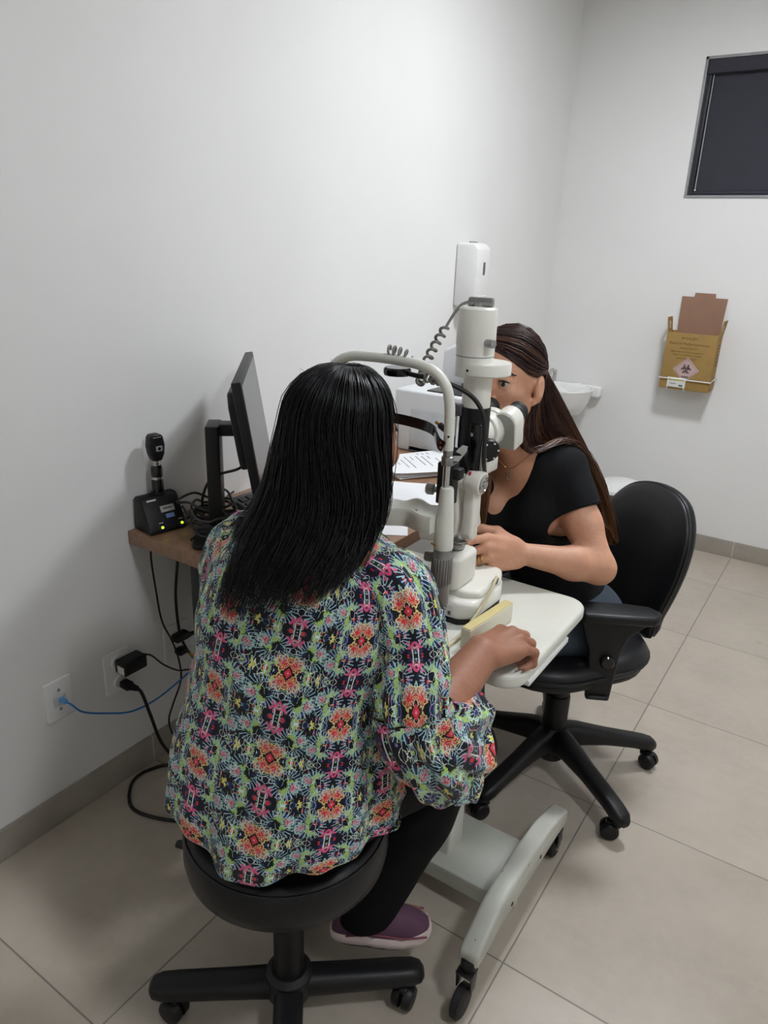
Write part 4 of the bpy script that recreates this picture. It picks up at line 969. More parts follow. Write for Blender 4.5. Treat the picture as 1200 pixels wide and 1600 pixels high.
# ------------------------------------------------------------------ bodies: smooth blended distance field turned into one mesh
class SDF:
    def __init__(s, lo, hi, h):
        s.lo = np.array(lo, float); s.h = h
        s.n = np.ceil((np.array(hi, float)-s.lo)/h).astype(int)+1
        s.V = np.full(tuple(s.n), 1.0, np.float32)
    def grid(s, lo, hi):
        a = np.maximum(np.floor((np.array(lo)-s.lo)/s.h).astype(int), 0); b = np.minimum(np.ceil((np.array(hi)-s.lo)/s.h).astype(int)+1, s.n)
        if np.any(b <= a): return None
        sl = tuple(slice(i, j) for i, j in zip(a, b))
        ax = [(s.lo[d]+s.h*np.arange(a[d], b[d])).astype(np.float32) for d in range(3)]
        return sl, ax[0][:, None, None], ax[1][None, :, None], ax[2][None, None, :]
    def put(s, fn, lo, hi, k, neg=False):
        m = k+3*s.h; g = s.grid(np.array(lo)-m, np.array(hi)+m)
        if g is None: return
        sl, X, Y, Z = g; d = fn(X, Y, Z); A = s.V[sl]
        if neg: d = -d; hh = np.maximum(k-np.abs(A-d), 0)/max(k, 1e-6); s.V[sl] = np.maximum(A, d)+hh*hh*k*.25
        else: hh = np.maximum(k-np.abs(A-d), 0)/max(k, 1e-6); s.V[sl] = np.minimum(A, d)-hh*hh*k*.25
    def cap(s, a, b, ra, rb, k=.015, neg=False):
        a, b = np.array(a, float), np.array(b, float); ab = b-a; L2 = max(float(ab@ab), 1e-9); R = max(ra, rb)
        def fn(X, Y, Z):
            x, y, z = X-a[0], Y-a[1], Z-a[2]
            t = np.clip((x*ab[0]+y*ab[1]+z*ab[2])/L2, 0, 1)
            return np.sqrt((x-t*ab[0])**2+(y-t*ab[1])**2+(z-t*ab[2])**2)-(ra+(rb-ra)*t)
        s.put(fn, np.minimum(a, b)-R, np.maximum(a, b)+R, k, neg)
    def ell(s, c, r, R=None, k=.015, neg=False):
        c = np.array(c, float); r = np.array(r, float); R = np.eye(3) if R is None else np.array(R, float)
        ext = np.sqrt(((R*r[None, :])**2).sum(1))
        def fn(X, Y, Z):
            x, y, z = X-c[0], Y-c[1], Z-c[2]
            q = [(x*R[0, i]+y*R[1, i]+z*R[2, i]) for i in range(3)]
            k0 = np.sqrt(sum((q[i]/r[i])**2 for i in range(3))); k1 = np.sqrt(sum((q[i]/r[i]**2)**2 for i in range(3)))+1e-6
            return k0*(k0-1)/k1
        s.put(fn, c-ext, c+ext, k, neg)
    def prims(s, L, infl=0.0, tags=None, k=None):
        for p in L:
            if tags and p[0] not in tags: continue
            if p[1] == 'c': s.cap(p[2], p[3], p[4]+infl, p[5]+infl, k or p[6])
            else: s.ell(p[2], np.array(p[3])+infl, p[4], k or p[5])
    def mesh(s):
        """surface nets"""
        V = s.V; ins = V < 0
        c = np.zeros(tuple(np.array(V.shape)-1), np.uint8)
        for i in (0, 1):
            for j in (0, 1):
                for k in (0, 1): c += ins[i:V.shape[0]-1+i, j:V.shape[1]-1+j, k:V.shape[2]-1+k]
        act = (c > 0) & (c < 8); ids = np.argwhere(act); idx = np.full(c.shape, -1, np.int32); idx[act] = np.arange(len(ids), dtype=np.int32)
        acc = np.zeros((len(ids), 3)); cnt = np.zeros(len(ids))
        cor = {(i, j, k): V[ids[:, 0]+i, ids[:, 1]+j, ids[:, 2]+k] for i in (0, 1) for j in (0, 1) for k in (0, 1)}
        for ax in range(3):
            for u in (0, 1):
                for v in (0, 1):
                    a = [0, 0, 0]; o = [d for d in range(3) if d != ax]; a[o[0]] = u; a[o[1]] = v; b = list(a); b[ax] = 1
                    va, vb = cor[tuple(a)], cor[tuple(b)]; m = (va < 0) != (vb < 0)
                    t = np.where(m, va/np.where(m, va-vb, 1), 0); p = np.tile(np.array(a, float), (len(ids), 1)); p[:, ax] = t
                    acc[m] += p[m]; cnt[m] += 1
        P = s.lo+s.h*(ids+acc/cnt[:, None]); F = []
        for ax in range(3):
            sl0 = [slice(None)]*3; sl1 = [slice(None)]*3; sl0[ax] = slice(0, -1); sl1[ax] = slice(1, None)
            A, B = ins[tuple(sl0)], ins[tuple(sl1)]; E_ = np.argwhere(A != B); o = [d for d in range(3) if d != ax]
            ok = (E_[:, o[0]] > 0) & (E_[:, o[1]] > 0) & (E_[:, o[0]] < c.shape[o[0]]) & (E_[:, o[1]] < c.shape[o[1]]); E_ = E_[ok]
            q = []
            for du, dv in ((1, 1), (0, 1), (0, 0), (1, 0)):
                e = E_.copy(); e[:, o[0]] -= du; e[:, o[1]] -= dv; q.append(idx[e[:, 0], e[:, 1], e[:, 2]])
            q = np.stack(q, 1); fl = A[E_[:, 0], E_[:, 1], E_[:, 2]]
            if ax == 1: fl = ~fl
            q = np.where(fl[:, None], q, q[:, ::-1]); F.append(q)
        F = np.concatenate(F); F = F[(F >= 0).all(1)]
        return P, F

def smooth_np(P, F, it=2, lam=.5):
    e = np.concatenate([F[:, [0, 1]], F[:, [1, 2]], F[:, [2, 3]], F[:, [3, 0]]])
    for _ in range(it):
        S = np.zeros_like(P); n = np.zeros(len(P))
        for a, b in ((0, 1), (1, 0)):
            for d in range(3): S[:, d] += np.bincount(e[:, a], P[e[:, b], d], len(P))
            n += np.bincount(e[:, a], None, len(P))
        P = P+lam*(S/np.maximum(n, 1)[:, None]-P)
    return P

class Head:
    """head frame: l towards the person's left, f forward, u up"""
    def __init__(s, c, fwd, pitch=0.0, roll=0.0, k=1.0):
        f = Vector((fwd[0], fwd[1], 0)).normalized(); up = Vector((0, 0, 1)); l = up.cross(f)
        f2 = f*math.cos(pitch)+up*math.sin(pitch); u2 = up*math.cos(pitch)-f*math.sin(pitch)
        l2 = l*math.cos(roll)+u2*math.sin(roll); u3 = u2*math.cos(roll)-l*math.sin(roll)
        s.c, s.l, s.f, s.u, s.k = Vector(c), l2, f2, u3, k
        s.R = np.array([[l2.x, f2.x, u3.x], [l2.y, f2.y, u3.y], [l2.z, f2.z, u3.z]])
    def __call__(s, l, f, u): return np.array(s.c+(s.l*l+s.f*f+s.u*u)*s.k)
    def scalp(s, az, el, infl=.0):
        """az from the front towards the left in degrees, el elevation"""
        a, e = math.radians(az), math.radians(el)
        return s((.074+infl)*math.sin(a)*math.cos(e), -.013+(.094+infl)*math.cos(a)*math.cos(e), .028+(.088+infl)*math.sin(e))
    def build(s, S):
        k = s.k; R = s.R; E = lambda c, r, kk=.015, neg=False: S.ell(s(*c), np.array(r)*k, R, kk, neg)
        C = lambda a, b, ra, rb, kk=.012, neg=False: S.cap(s(*a), s(*b), ra*k, rb*k, kk, neg)
        E((0, -.013, .028), (.074, .094, .088)); E((0, .022, -.032), (.060, .062, .080), .03)
        for q in (-1, 1):
            C((q*.050, .0, -.050), (q*.012, .064, -.094), .018, .016, .022)
            E((q*.040, .055, -.020), (.022, .022, .018), .02)
        E((0, .070, -.093), (.020, .016, .016), .018)
        C((-.030, .077, .020), (.030, .077, .020), .011, .011, .016)
        for q in (-1, 1): S.ell(s(q*.031, .094, .002), np.array((.017, .016, .011))*k, R, .012, True)
        for q in (-1, 1): (E((q*.031, .0735, .001), (.0130, .0130, .0120), .003), E((q*.031, .0752, .0075), (.0150, .0130, .0070), .004), E((q*.031, .0745, -.0085), (.0140, .0120, .0055), .004))
        C((0, .084, .010), (0, .106, -.030), .0065, .0095, .010)
        for q in (-1, 1): E((q*.012, .094, -.035), (.0075, .010, .007), .006)
        E((0, .0900, -.060), (.021, .009, .0050), .004); E((0, .0880, -.070), (.018, .009, .0060), .004)
        for q in (-1, 1):
            E((q*.0800, -.012, -.006), (.0095, .0205, .0320), .005)
            E((q*.0715, -.004, .004), (.0200, .011, .0180), .004, False) if False else None
            S.ell(s(q*.0905, -.008, -.001), np.array((.0055, .0115, .0185))*k, R, .004, True)
            E((q*.0745, -.002, -.034), (.006, .009, .009), .006)

def chain(S, P, r, k=.004):
    for i in range(len(P)-1): S.cap(P[i], P[i+1], r[i], r[i+1], k)

def skin(name, a, b, c):
    m, n, bs = new_mat(name)
    o = n.obj(); nz = n.noise(o, 18, 4).step(.3, .7); fine = n.noise(o, 160, 3)
    n.put(bs.inputs['Base Color'], n.mix(fine.step(.35, .75)*.25, n.mix(nz, c4(a), c4(b)), c4(c)))
    bs.inputs['Roughness'].default_value = .54; bs.inputs['Subsurface Weight'].default_value = .12
    bs.inputs['Subsurface Radius'].default_value = (.010, .004, .002); bs.inputs['Subsurface Scale'].default_value = .5
    bn = n.node('ShaderNodeBump'); bn.inputs['Strength'].default_value = .12; bn.inputs['Distance'].default_value = .001
    n.put(bn.inputs['Height'], n.noise(o, 420, 2)); n.put(bs.inputs['Normal'], bn.outputs[0])
    return m

def hair_mat(name, root, tip, z0, z1, rough=.36, spec=.5):
    """colour runs from root to tip along the strand; each strand its own shade"""
    m, n, b = new_mat(name)
    at = n.node('ShaderNodeAttribute', attribute_name='along'); at2 = n.node('ShaderNodeAttribute', attribute_name='tone')
    t = V(n, at.outputs['Fac']).step(z0, z1); tone = V(n, at2.outputs['Fac'])
    c = n.mix(t, c4(root), c4(tip))
    c = n.mix((tone-.5).mx(0)*.9, c, (*[x*2.6 for x in lin(tip)], 1))
    c = n.mix((.5-tone).mx(0)*1.2, c, (*[x*.35 for x in lin(root)], 1))
    n.put(b.inputs['Base Color'], c); b.inputs['Roughness'].default_value = rough
    b.inputs['Specular IOR Level'].default_value = spec
    return m

def resample(G, m):
    """guides as smooth curves of m points"""
    out = []
    for g in G:
        p = spline(g, 10); d = [0]
        for a, b in zip(p, p[1:]): d.append(d[-1]+(b-a).length)
        d = np.array(d)/d[-1]; A = np.array([tuple(q) for q in p]); t = np.linspace(0, 1, m)
        out.append(np.stack([np.interp(t, d, A[:, i]) for i in range(3)], 1))
    return np.array(out)                                  # guides, m, 3

def across(G, s):
    """smooth interpolation between neighbouring guides, s from 0 to the guide count - 1"""
    n = len(G); i = int(min(max(math.floor(s), 0), n-2)); f = s-i
    a, b, c, d = G[max(i-1, 0)], G[i], G[i+1], G[min(i+2, n-1)]
    return .5*((2*b)+(c-a)*f+(2*a-5*b+4*c-d)*f*f+(3*b-a-3*c+d)*f**3)

def hair(name, sheets, parent, m, label, seed=1):
    """sheets: dict(g=guides, n=strands, r=radius, thick=depth below the guide surface, jit=lateral wander, cut=raggedness of the ends)"""
    rng = np.random.default_rng(seed); VV, FF, AL, TO = [], [], [], []; off = 0
    for sh in sheets:
        G = resample(sh['g'], sh.get('m', 20)); ng, mm = G.shape[:2]; cen = np.array(sh['centre'])
        # under surface
        if sh.get('shell', True):
            ks = (ng-1)*5+1; surf = np.array([across(G, s) for s in np.linspace(0, ng-1, ks)]); surf = surf[:, :max(4, int(mm*sh.get('cover', 1)))]; full, mm = mm, max(4, int(mm*sh.get('cover', 1)))
            inw = cen[None, None, :]-surf; inw[..., 2] *= .15; inw /= np.linalg.norm(inw, axis=2, keepdims=True)+1e-6
            lay = [surf+inw*sh.get('inset', .004), surf+inw*(sh['thick']+.006)]
            if sh.get('taper'): 
                tt = np.linspace(0, 1, mm)[None, :, None]; lay[1] = lay[0]+(lay[1]-lay[0])*np.clip((1-tt)/sh['taper'], .05, 1)
            for L in lay: VV.append(L.reshape(-1, 3))
            N = ks*mm
            q = np.array([(i*mm+j, i*mm+j+1, (i+1)*mm+j+1, (i+1)*mm+j) for i in range(ks-1) for j in range(mm-1)])
            FF.append(q+off); FF.append(q[:, ::-1]+off+N)
            ed = [(j, j+1, N+j+1, N+j) for j in range(mm-1)]; k = (ks-1)*mm
            ed += [(k+j+1, k+j, N+k+j, N+k+j+1) for j in range(mm-1)]
            ed += [((i+1)*mm, i*mm, N+i*mm, N+(i+1)*mm) for i in range(ks-1)]; k = mm-1
            ed += [(i*mm+k, (i+1)*mm+k, N+(i+1)*mm+k, N+i*mm+k) for i in range(ks-1)]
            FF.append(np.array(ed)+off); off += 2*N
            al = np.tile(np.linspace(0, 1, mm), ks*2); AL.append(al*mm/full); TO.append(np.full(2*N, .42)); mm = full
        for _ in range(sh['n']):
            s = rng.uniform(0, ng-1); C = across(G, s)
            inw = cen-C; inw[:, 2] *= .15; inw /= np.linalg.norm(inw, axis=1, keepdims=True)+1e-6
            dep = sh['thick']*rng.uniform(-.10, .55)*np.ones(mm) if rng.random() < .8 else sh['thick']*rng.uniform(.2, 1.0)*np.ones(mm)
            t = np.linspace(0, 1, mm)
            if sh.get('taper'): dep = dep*np.clip((1-t)/sh['taper'], .05, 1)
            d = np.stack([np.interp(t, np.linspace(0, 1, 5), rng.normal(0, sh['jit'], 5)) for _ in range(3)], 1)*(t[:, None]**.7)
            lift = sh.get('lift', 0)*(rng.random()**6)
            C = C+inw*(dep[:, None]-lift*np.sin(PI*np.clip(t*1.3, 0, 1))[:, None])+d
            cut = 1-sh['cut']*rng.random()**1.5; C = np.stack([np.interp(np.linspace(0, cut, mm), t, C[:, i]) for i in range(3)], 1)
            tg = np.gradient(C, axis=0); tg /= np.linalg.norm(tg, axis=1, keepdims=True)+1e-9
            a = np.cross(tg, inw); a /= np.linalg.norm(a, axis=1, keepdims=True)+1e-9; b = np.cross(tg, a)
            r = sh['r']*rng.uniform(.6, 1.3)*np.interp(t, [0, .1, .7, 1], [.8, 1, .9, .25])
            rings = [C+(a*math.cos(p)*1.5+b*math.sin(p)*.8)*r[:, None] for p in (PI/2, PI*7/6, PI*11/6)]
            VV.append(np.stack(rings, 1).reshape(-1, 3))
            q = np.array([(3*j+k, 3*j+(k+1) % 3, 3*j+3+(k+1) % 3, 3*j+3+k) for j in range(mm-1) for k in range(3)])
            FF.append(q+off); off += 3*mm; AL.append(np.repeat(t*cut, 3)); TO.append(np.full(3*mm, np.clip(rng.normal(.5, .16), 0, 1)))
    me = mesh_np(name, np.concatenate(VV), np.concatenate(FF))
    for nm_, arr in (('along', AL), ('tone', TO)):
        at = me.attributes.new(nm_, 'FLOAT', 'POINT'); at.data.foreach_set('value', np.concatenate(arr).astype(np.float32))
    return obj_me(name, me, m, parent, 180, label)

def cloth_mat(name, col, rough=.85, sheen=.0, bump=.25, scale=700):
    return mat(name, col, rough, var=.06, vscale=30, bump=bump, bscale=scale, sheen=sheen, spec=.2)

BLACK_TOP = cloth_mat('black crepe', '#0c0d10', .8)
BLACK_PANTS = cloth_mat('black trousers', '#08080a', .85)
JEANS = cloth_mat('slate jeans', '#3a434c', .85)

def sdf_cloth(name, S, m, parent, wr=0.0, label=None, sm=2):
    P, F = S.mesh(); P = smooth_np(P, F, sm)
    if wr:
        d = np.array([noise.noise(Vector((p[0]*11, p[1]*11, p[2]*5)))+.5*noise.noise(Vector((p[0]*25, p[1]*25, p[2]*12))) for p in P])
        c = P.mean(0); dirn = P-c; dirn[:, 2] = 0; dirn /= np.linalg.norm(dirn, axis=1, keepdims=True)+1e-6
        P = P+dirn*(wr*d)[:, None]
    return obj_me(name, mesh_np(name, P, F), m, parent, 180, label)

# ================================================================== the doctor
doc = empty('person', (.985, 1.33, 0), 'woman with long brown hair and black top, seated in the office chair at the microscope', 'person')
DH = Head((.888, .986, 1.212), (.06, -1), math.radians(8), 0, .96)
hipD, chestD, neckD = np.array((.975, 1.33, .56)), np.array((.925, 1.135, .93)), np.array((.900, 1.070, 1.070))
shL, elL, wrL = np.array((1.002, 1.122, .998)), np.array((1.128, 1.065, .812)), np.array((.988, .940, .853))
shR, elR, wrR = np.array((.790, 1.100, 1.005)), np.array((.742, 1.150, .750)), np.array((.845, .995, .672))
Rt = np.array(frame((neckD-hipD), (1, 0, 0)))           # columns: across, .., spine
pelv = np.array(frame((0, -.25, 1), (1, 0, 0)))
D_ = [
    ('torso', 'e', hipD+(0, -.02, -.01), (.165, .115, .11), pelv, .04),
    ('torso', 'e', (.950, 1.265, .70), (.108, .085, .14), Rt, .06),
    ('torso', 'e', (.925, 1.160, .88), (.118, .090, .15), Rt, .06),
    ('torso', 'e', (.910, 1.115, .985), (.118, .075, .080), Rt, .05),
    ('torso', 'e', (.962, 1.062, .895), (.050, .050, .052), Rt, .035), ('torso', 'e', (.858, 1.052, .895), (.050, .050, .052), Rt, .035),
    ('torso', 'c', shL+(-.03, 0, .002), shL+(-.09, -.02, .035), .046, .040, .04), ('torso', 'c', shR+(.03, 0, .002), shR+(.09, -.01, .035), .046, .040, .04),
    ('neck', 'c', (.906, 1.075, 1.040), DH(0, -.030, -.075), .052, .047, .035),
    ('upL', 'c', shL, shL*.45+elL*.55, .047, .040, .03), ('upL', 'c', shL*.45+elL*.55, elL, .040, .034, .02),
    ('foL', 'c', elL, elL*.66+wrL*.34, .035, .036, .02), ('foL', 'c', elL*.66+wrL*.34, wrL, .036, .0235, .02),
    ('upR', 'c', shR, shR*.45+elR*.55, .047, .040, .03), ('upR', 'c', shR*.45+elR*.55, elR, .040, .034, .02),
    ('foR', 'c', elR, elR*.66+wrR*.34, .035, .036, .02), ('foR', 'c', elR*.66+wrR*.34, wrR, .036, .0235, .02),
]
legsD = [((1.030, 1.29, .555), (.850, .995, .555), (.800, 1.045, .09)), ((.900, 1.31, .555), (.700, 1.01, .555), (.660, 1.07, .09))]
for h, kn, an in legsD:
    D_ += [('leg', 'c', h, kn, .082, .060, .04), ('leg', 'c', kn, np.array(kn)*.6+np.array(an)*.4, .055, .052, .03), ('leg', 'c', np.array(kn)*.6+np.array(an)*.4, an, .052, .034, .03), ('leg', 'c', np.array(an)+(0, .01, -.04), np.array(an)+(0, -.12, -.06), .032, .026, .02)]
S = SDF((.56, .78, .0), (1.24, 1.50, 1.36), .0032)
S.prims(D_); DH.build(S)
def hand(S, w, aim, back, side, k, fingers, thumb, pr=.0135):
    """w wrist, aim along the palm, back = out of the back of the hand, side = towards the thumb"""
    w = np.array(w); aim, back, side = (np.array(q, float)/np.linalg.norm(q) for q in (aim, back, side))
    L = lambda a, s_, b: w+k*(aim*a+side*s_+back*b)
    mc = [L(.088, .030, .002), L(.092, .010, .006), L(.086, -.010, .004), L(.076, -.029, -.002)]
    for i, q in enumerate(mc):
        S.cap(L(.010, .016-.011*i, 0), q, .0155*k, (.0110, .0112, .0106, .0098)[i]*k, .010)
    S.cap(L(.02, .02, -.006), L(.055, .026, -.010), .016*k, .014*k, .012); S.cap(L(.02, -.016, -.005), L(.06, -.022, -.008), .014*k, .012*k, .012)
    tips = []
    for i, f in enumerate(fingers):
        P = [mc[i]]+[L(*q) for q in f]; r = np.array([.0102, .0088, .0080, .0066])*k*(1, 1.02, .97, .88)[i]
        chain(S, P, r, .0045); tips.append((P[-2], P[-1]))
    P = [L(.018, .022, -.006)]+[L(*q) for q in thumb]; chain(S, P, np.array([.0150, .0125, .0105, .0078])*k, .006); tips.append((P[-2], P[-1]))
    return tips, L, (aim, back, side)
# left hand on the joystick: index reaching forward, the others curled round the stick
tipsL, LL, axL = hand(S, wrL, (-.50, -.82, .16), (.72, -.40, .55), (-.25, .32, .91), 1.04,
    [[(.126, .024, .010), (.146, .018, .008), (.162, .012, .002)], [(.128, .000, -.006), (.136, -.006, -.032), (.122, -.010, -.050)],
     [(.116, -.018, -.012), (.118, -.024, -.036), (.102, -.026, -.050)], [(.100, -.036, -.018), (.098, -.042, -.038), (.084, -.042, -.050)]],
    [(.050, .048, -.018), (.082, .056, -.030), (.108, .048, -.044)])
tipsR, LR, axR = hand(S, wrR, (.45, -.85, -.12), (-.05, -.14, .98), (.85, .45, .1), .96,
    [[(.128, .024, -.008), (.142, .022, -.030), (.140, .020, -.050)], [(.132, .004, -.006), (.146, .002, -.030), (.142, .000, -.052)],
     [(.124, -.016, -.010), (.134, -.018, -.032), (.128, -.018, -.050)], [(.108, -.036, -.014), (.114, -.040, -.032), (.108, -.040, -.046)]],
    [(.050, .050, -.018), (.078, .058, -.030), (.100, .052, -.040)])
P, F = S.mesh(); P = smooth_np(P, F, 1, .4)
bodyD = obj_me('body', mesh_np('body', P, F), [skin('warm light skin', '#c9977a', '#bd8a6d', '#a8735c'), mat('rose lips', '#a8625c', .4)], doc, 180)
pl = np.array([p.center for p in bodyD.data.polygons]) if False else None
# lips take their own colour
fc = P[F].mean(1)-np.array(doc.location); lc = DH(0, .094, -.0645)-np.array(doc.location); q = (fc-lc) @ DH.R
lipm = ((q[:, 0]/.022)**2+(q[:, 2]/.0095)**2 < 1) & (np.abs(q[:, 1]) < .014)
mi = np.zeros(len(F), np.int32); mi[lipm] = 1
if len(bodyD.data.polygons) == len(F): bodyD.data.polygons.foreach_set('material_index', mi)
# eyes, brows
for s_ in (-1, 1):
    ey = obj('eye', MB().ell(DH(s_*.031, .0768, .001), (.0112, .0112, .0108)), mat('eye white', '#b9aea6', .2), bodyD, 180)
    obj('iris', MB().ell(DH(s_*.031, .0845, .000), (.0062, .0040, .0062)), mat('dark brown iris', '#1d120c', .1), ey, 180)
    lm = MB(); lm.tube([DH(s_*(.031+x), .0885-abs(x)**2*28, .0062-x*x*14) for x in np.linspace(-.013, .014, 8)], [.0006, .0016, .0018, .0016, .0006], 6)
    obj('eyelashes', lm, mat('black lashes', '#0c0908', .6), ey, 180)
    em = MB(); em.tube([DH(s_*(.012+.040*t), .0905-.022*t*t, .0205+.008*math.sin(PI*min(t*1.15, 1))) for t in np.linspace(0, 1, 8)], [.0018, .0030, .0028, .0024, .0010], 6)
    obj('eyebrow', em, mat('dark brow', '#24170f', .7), bodyD, 180)
nailm = mat('dark red nail varnish', '#3e1418', .18, coat=.6)
def nails(tips, axes, par, k=1.0, m=nailm):
    aim, back, side = axes
    for i, (a, b) in enumerate(tips):
        d = b-a; d = d/np.linalg.norm(d); nrm_ = back-d*np.dot(back, d)
        if i < 4 and np.dot(d, aim) < .2: nrm_ = nrm_*.4+aim-d*np.dot(aim, d)
        if i == 4: nrm_ = side-d*np.dot(side, d)+nrm_*.5
        nrm_ = nrm_/np.linalg.norm(nrm_); R = Matrix((Vector(np.cross(nrm_, d)), Vector(d), Vector(nrm_))).transposed()
        rr_ = .0066 if i < 4 else .0078
        obj('nail', MB().ell(b+d*.0048+nrm_*rr_*.62*k, (.0050*k, .0088*k, .0022*k), R, 14), m, par, 180)
nails(tipsL, axL, bodyD); nails(tipsR, axR, bodyD)
gold = mat('gold', '#c9a95a', .22, 1)
rc = LL(.104, -.0145, -.004); rd = (LL(.116, -.018, -.012)-LL(.086, -.010, .004)); Rr = frame(rd)
ring = MB()
for dz in (-.0035, .0035): ring.tube([Vector(rc)+Rr @ Vector((.0108*math.cos(a), .0108*math.sin(a), dz)) for a in np.linspace(0, 2*PI, 25)[:-1]], .0013, 6, closed=True)
obj('ring', ring, gold, bodyD, 180, label='gold double ring')
nk = []
for a in np.linspace(-1, 1, 15): nk.append((.905+.055*a, 1.012+.040*abs(a)**1.4+.0, 1.005+.060*abs(a)**1.5))
# clothes
S2 = SDF((.62, .86, .46), (1.20, 1.50, 1.14), .0045)
S2.prims(D_, .011, ('torso',), .05)
for sh, el, sg in ((shL, elL, 1), (shR, elR, -1)):
    d = (el-sh)/np.linalg.norm(el-sh)
    S2.cap(sh-d*.01, sh+d*.060, .053, .050, .03); S2.cap(sh+d*.05, sh+d*.088, .050, .052, .02)
    c0 = sh+d*.120
    Rs = np.array(frame(d)); S2.ell(c0, (.085, .085, .030), Rs, .004, True)
S2.cap((.880, 1.105, .55), (.885, 1.28, .53), .05, .05, .05)
S2.cap((.898, 1.065, 1.13), (.892, 1.035, 1.02), .060, .048, .012, True)
S2.cap((.892, 1.030, 1.02), (.899, .985, .932), .052, .038, .030, True)
top = sdf_cloth('blouse', S2, BLACK_TOP, bodyD, .0035, 'black short-sleeved top with a deep round neckline')
hm = MB()
for sh, el in ((shL, elL), (shR, elR)):
    d = (el-sh)/np.linalg.norm(el-sh); Rs = frame(d); c0 = Vector(sh+d*.090)
    hm = MB(); hm.tube([c0+Rs @ Vector((.0515*math.cos(a), .0515*math.sin(a), 0)) for a in np.linspace(0, 2*PI, 33)[:-1]], .0035, 8, closed=True)
    obj('sleeve_hem', hm, BLACK_TOP, top, 180)
S3 = SDF((.55, .88, .02), (1.20, 1.50, .72), .006)
S3.prims(D_, .009, ('leg',)); S3.ell(hipD+(0, -.02, -.01), (.180, .132, .122), pelv, .04)
S3.ell((.80, 1.0, .0), (.6, .6, .075), None, .004, True)
sdf_cloth('jeans', S3, JEANS, bodyD, .003)
for h, kn, an in legsD:
    sb_ = MB().loft([[np.array(an)+(q[0], -.045+q[1]*1.0, z) for q in rrect(.082*kx, .25*kx, .04*kx, 6)] for z, kx in ((-.088, .94), (-.075, 1.0), (-.058, .98), (-.035, .78), (-.02, .45))])
    obj('shoe', sb_, mat('black shoe', '#141415', .5), bodyD, 60)
# pendant on a fine chain
def front_y(x, z, lo=.95, hi=1.15):
    best = None; sel = P[(np.abs(P[:, 0]-x) < .004) & (np.abs(P[:, 2]-z) < .004)]
    return float(sel[:, 1].min()) if len(sel) else lo
ch2 = [(.905+.052*a, front_y(.905+.052*a, 1.012+.050*abs(a)**1.4)-.0016, 1.012+.050*abs(a)**1.4) for a in np.linspace(-.9, .9, 13)]
nkl = obj('necklace', MB().tube(ch2, .0008, 6), gold, bodyD, 180)
py = front_y(.905, .998)-.003
obj('pendant', MB().tube([(.905+.0035*math.cos(a), py, 1.000+.0035*math.sin(a)) for a in np.linspace(0, 2*PI, 13)[:-1]], .0009, 6, closed=True).tube([(.905+.0045*math.cos(a), py, .991+.0050*math.sin(a)) for a in np.linspace(0, 2*PI, 13)[:-1]], .0009, 6, closed=True), M['steel'], nkl, 180)
# hair, combed back behind the ear
HD = hair_mat('brown hair', '#2a191a', '#704c30', .35, 1.0, .42, .28)
sc_ = DH.scalp
back_end = [
    [(.950, 1.036, 1.170), (0.936, 1.012, 1.158), (0.932, 1.000, 1.117), (0.942, 0.995, 1.078), (0.964, 1.005, 1.061), (0.982, 1.045, 1.069), (.998, 1.095, 1.082), (1.026, 1.155, 1.052), (1.056, 1.208, .966), (1.080, 1.260, .840)],
    [(.952, 1.048, 1.205), (0.947, 1.040, 1.153), (0.950, 1.040, 1.103), (0.964, 1.060, 1.067), (1.006, 1.122, 1.082), (1.038, 1.172, 1.036), (1.068, 1.222, .955), (1.092, 1.268, .830)],
    [(.955, 1.060, 1.215), (.966, 1.085, 1.150), (.988, 1.115, 1.100), (1.022, 1.160, 1.050), (1.052, 1.195, .992), (1.080, 1.238, .910), (1.098, 1.275, .815)],
    [(.954, 1.074, 1.225), (.982, 1.108, 1.165), (1.014, 1.150, 1.092), (1.048, 1.190, 1.012), (1.076, 1.228, .930), (1.096, 1.264, .850), (1.104, 1.285, .790)],
    [(.930, 1.085, 1.225), (.945, 1.120, 1.160), (.970, 1.165, 1.085), (1.000, 1.205, 1.000), (1.030, 1.245, .915), (1.050, 1.275, .840), (1.06, 1.295, .780)],
    [(.890, 1.090, 1.220), (.895, 1.130, 1.150), (.910, 1.180, 1.070), (.930, 1.225, .985), (.955, 1.262, .900), (.975, 1.290, .825), (.985, 1.305, .78)],
    [(.845, 1.080, 1.205), (.830, 1.120, 1.130), (.835, 1.170, 1.050), (.85, 1.215, .965), (.87, 1.255, .885), (.885, 1.282, .82), (.89, 1.30, .78)],
]
roots = [
    [sc_(-6, 26, .002), sc_(28, 15, .004), sc_(56, 0, .005), sc_(78, -5, .007), sc_(98, 3, .012), sc_(126, -22, .012)],
    [sc_(-14, 42, .005), sc_(36, 36, .009), sc_(70, 20, .011), sc_(102, 9, .013), sc_(128, -14, .013)],
    [sc_(-30, 60, .009), sc_(50, 56, .014), sc_(88, 38, .014), sc_(112, 16, .013), sc_(128, -4, .013)],
    [sc_(-60, 78, .012), sc_(90, 74, .016), sc_(118, 46, .015), sc_(132, 22, .015), sc_(142, 0, .015)],
    [sc_(150, 86, .009), sc_(145, 66, .015), sc_(150, 44, .016), sc_(158, 22, .016), sc_(162, 0, .016)],
    [sc_(180, 86, .009), sc_(178, 66, .015), sc_(180, 44, .016), sc_(180, 22, .016), sc_(182, 0, .016)],
    [sc_(-150, 86, .008), sc_(-145, 66, .014), sc_(-148, 44, .015), sc_(-152, 22, .016), sc_(-155, 0, .016)],
]
left = [r+e for r, e in zip(roots, back_end)]
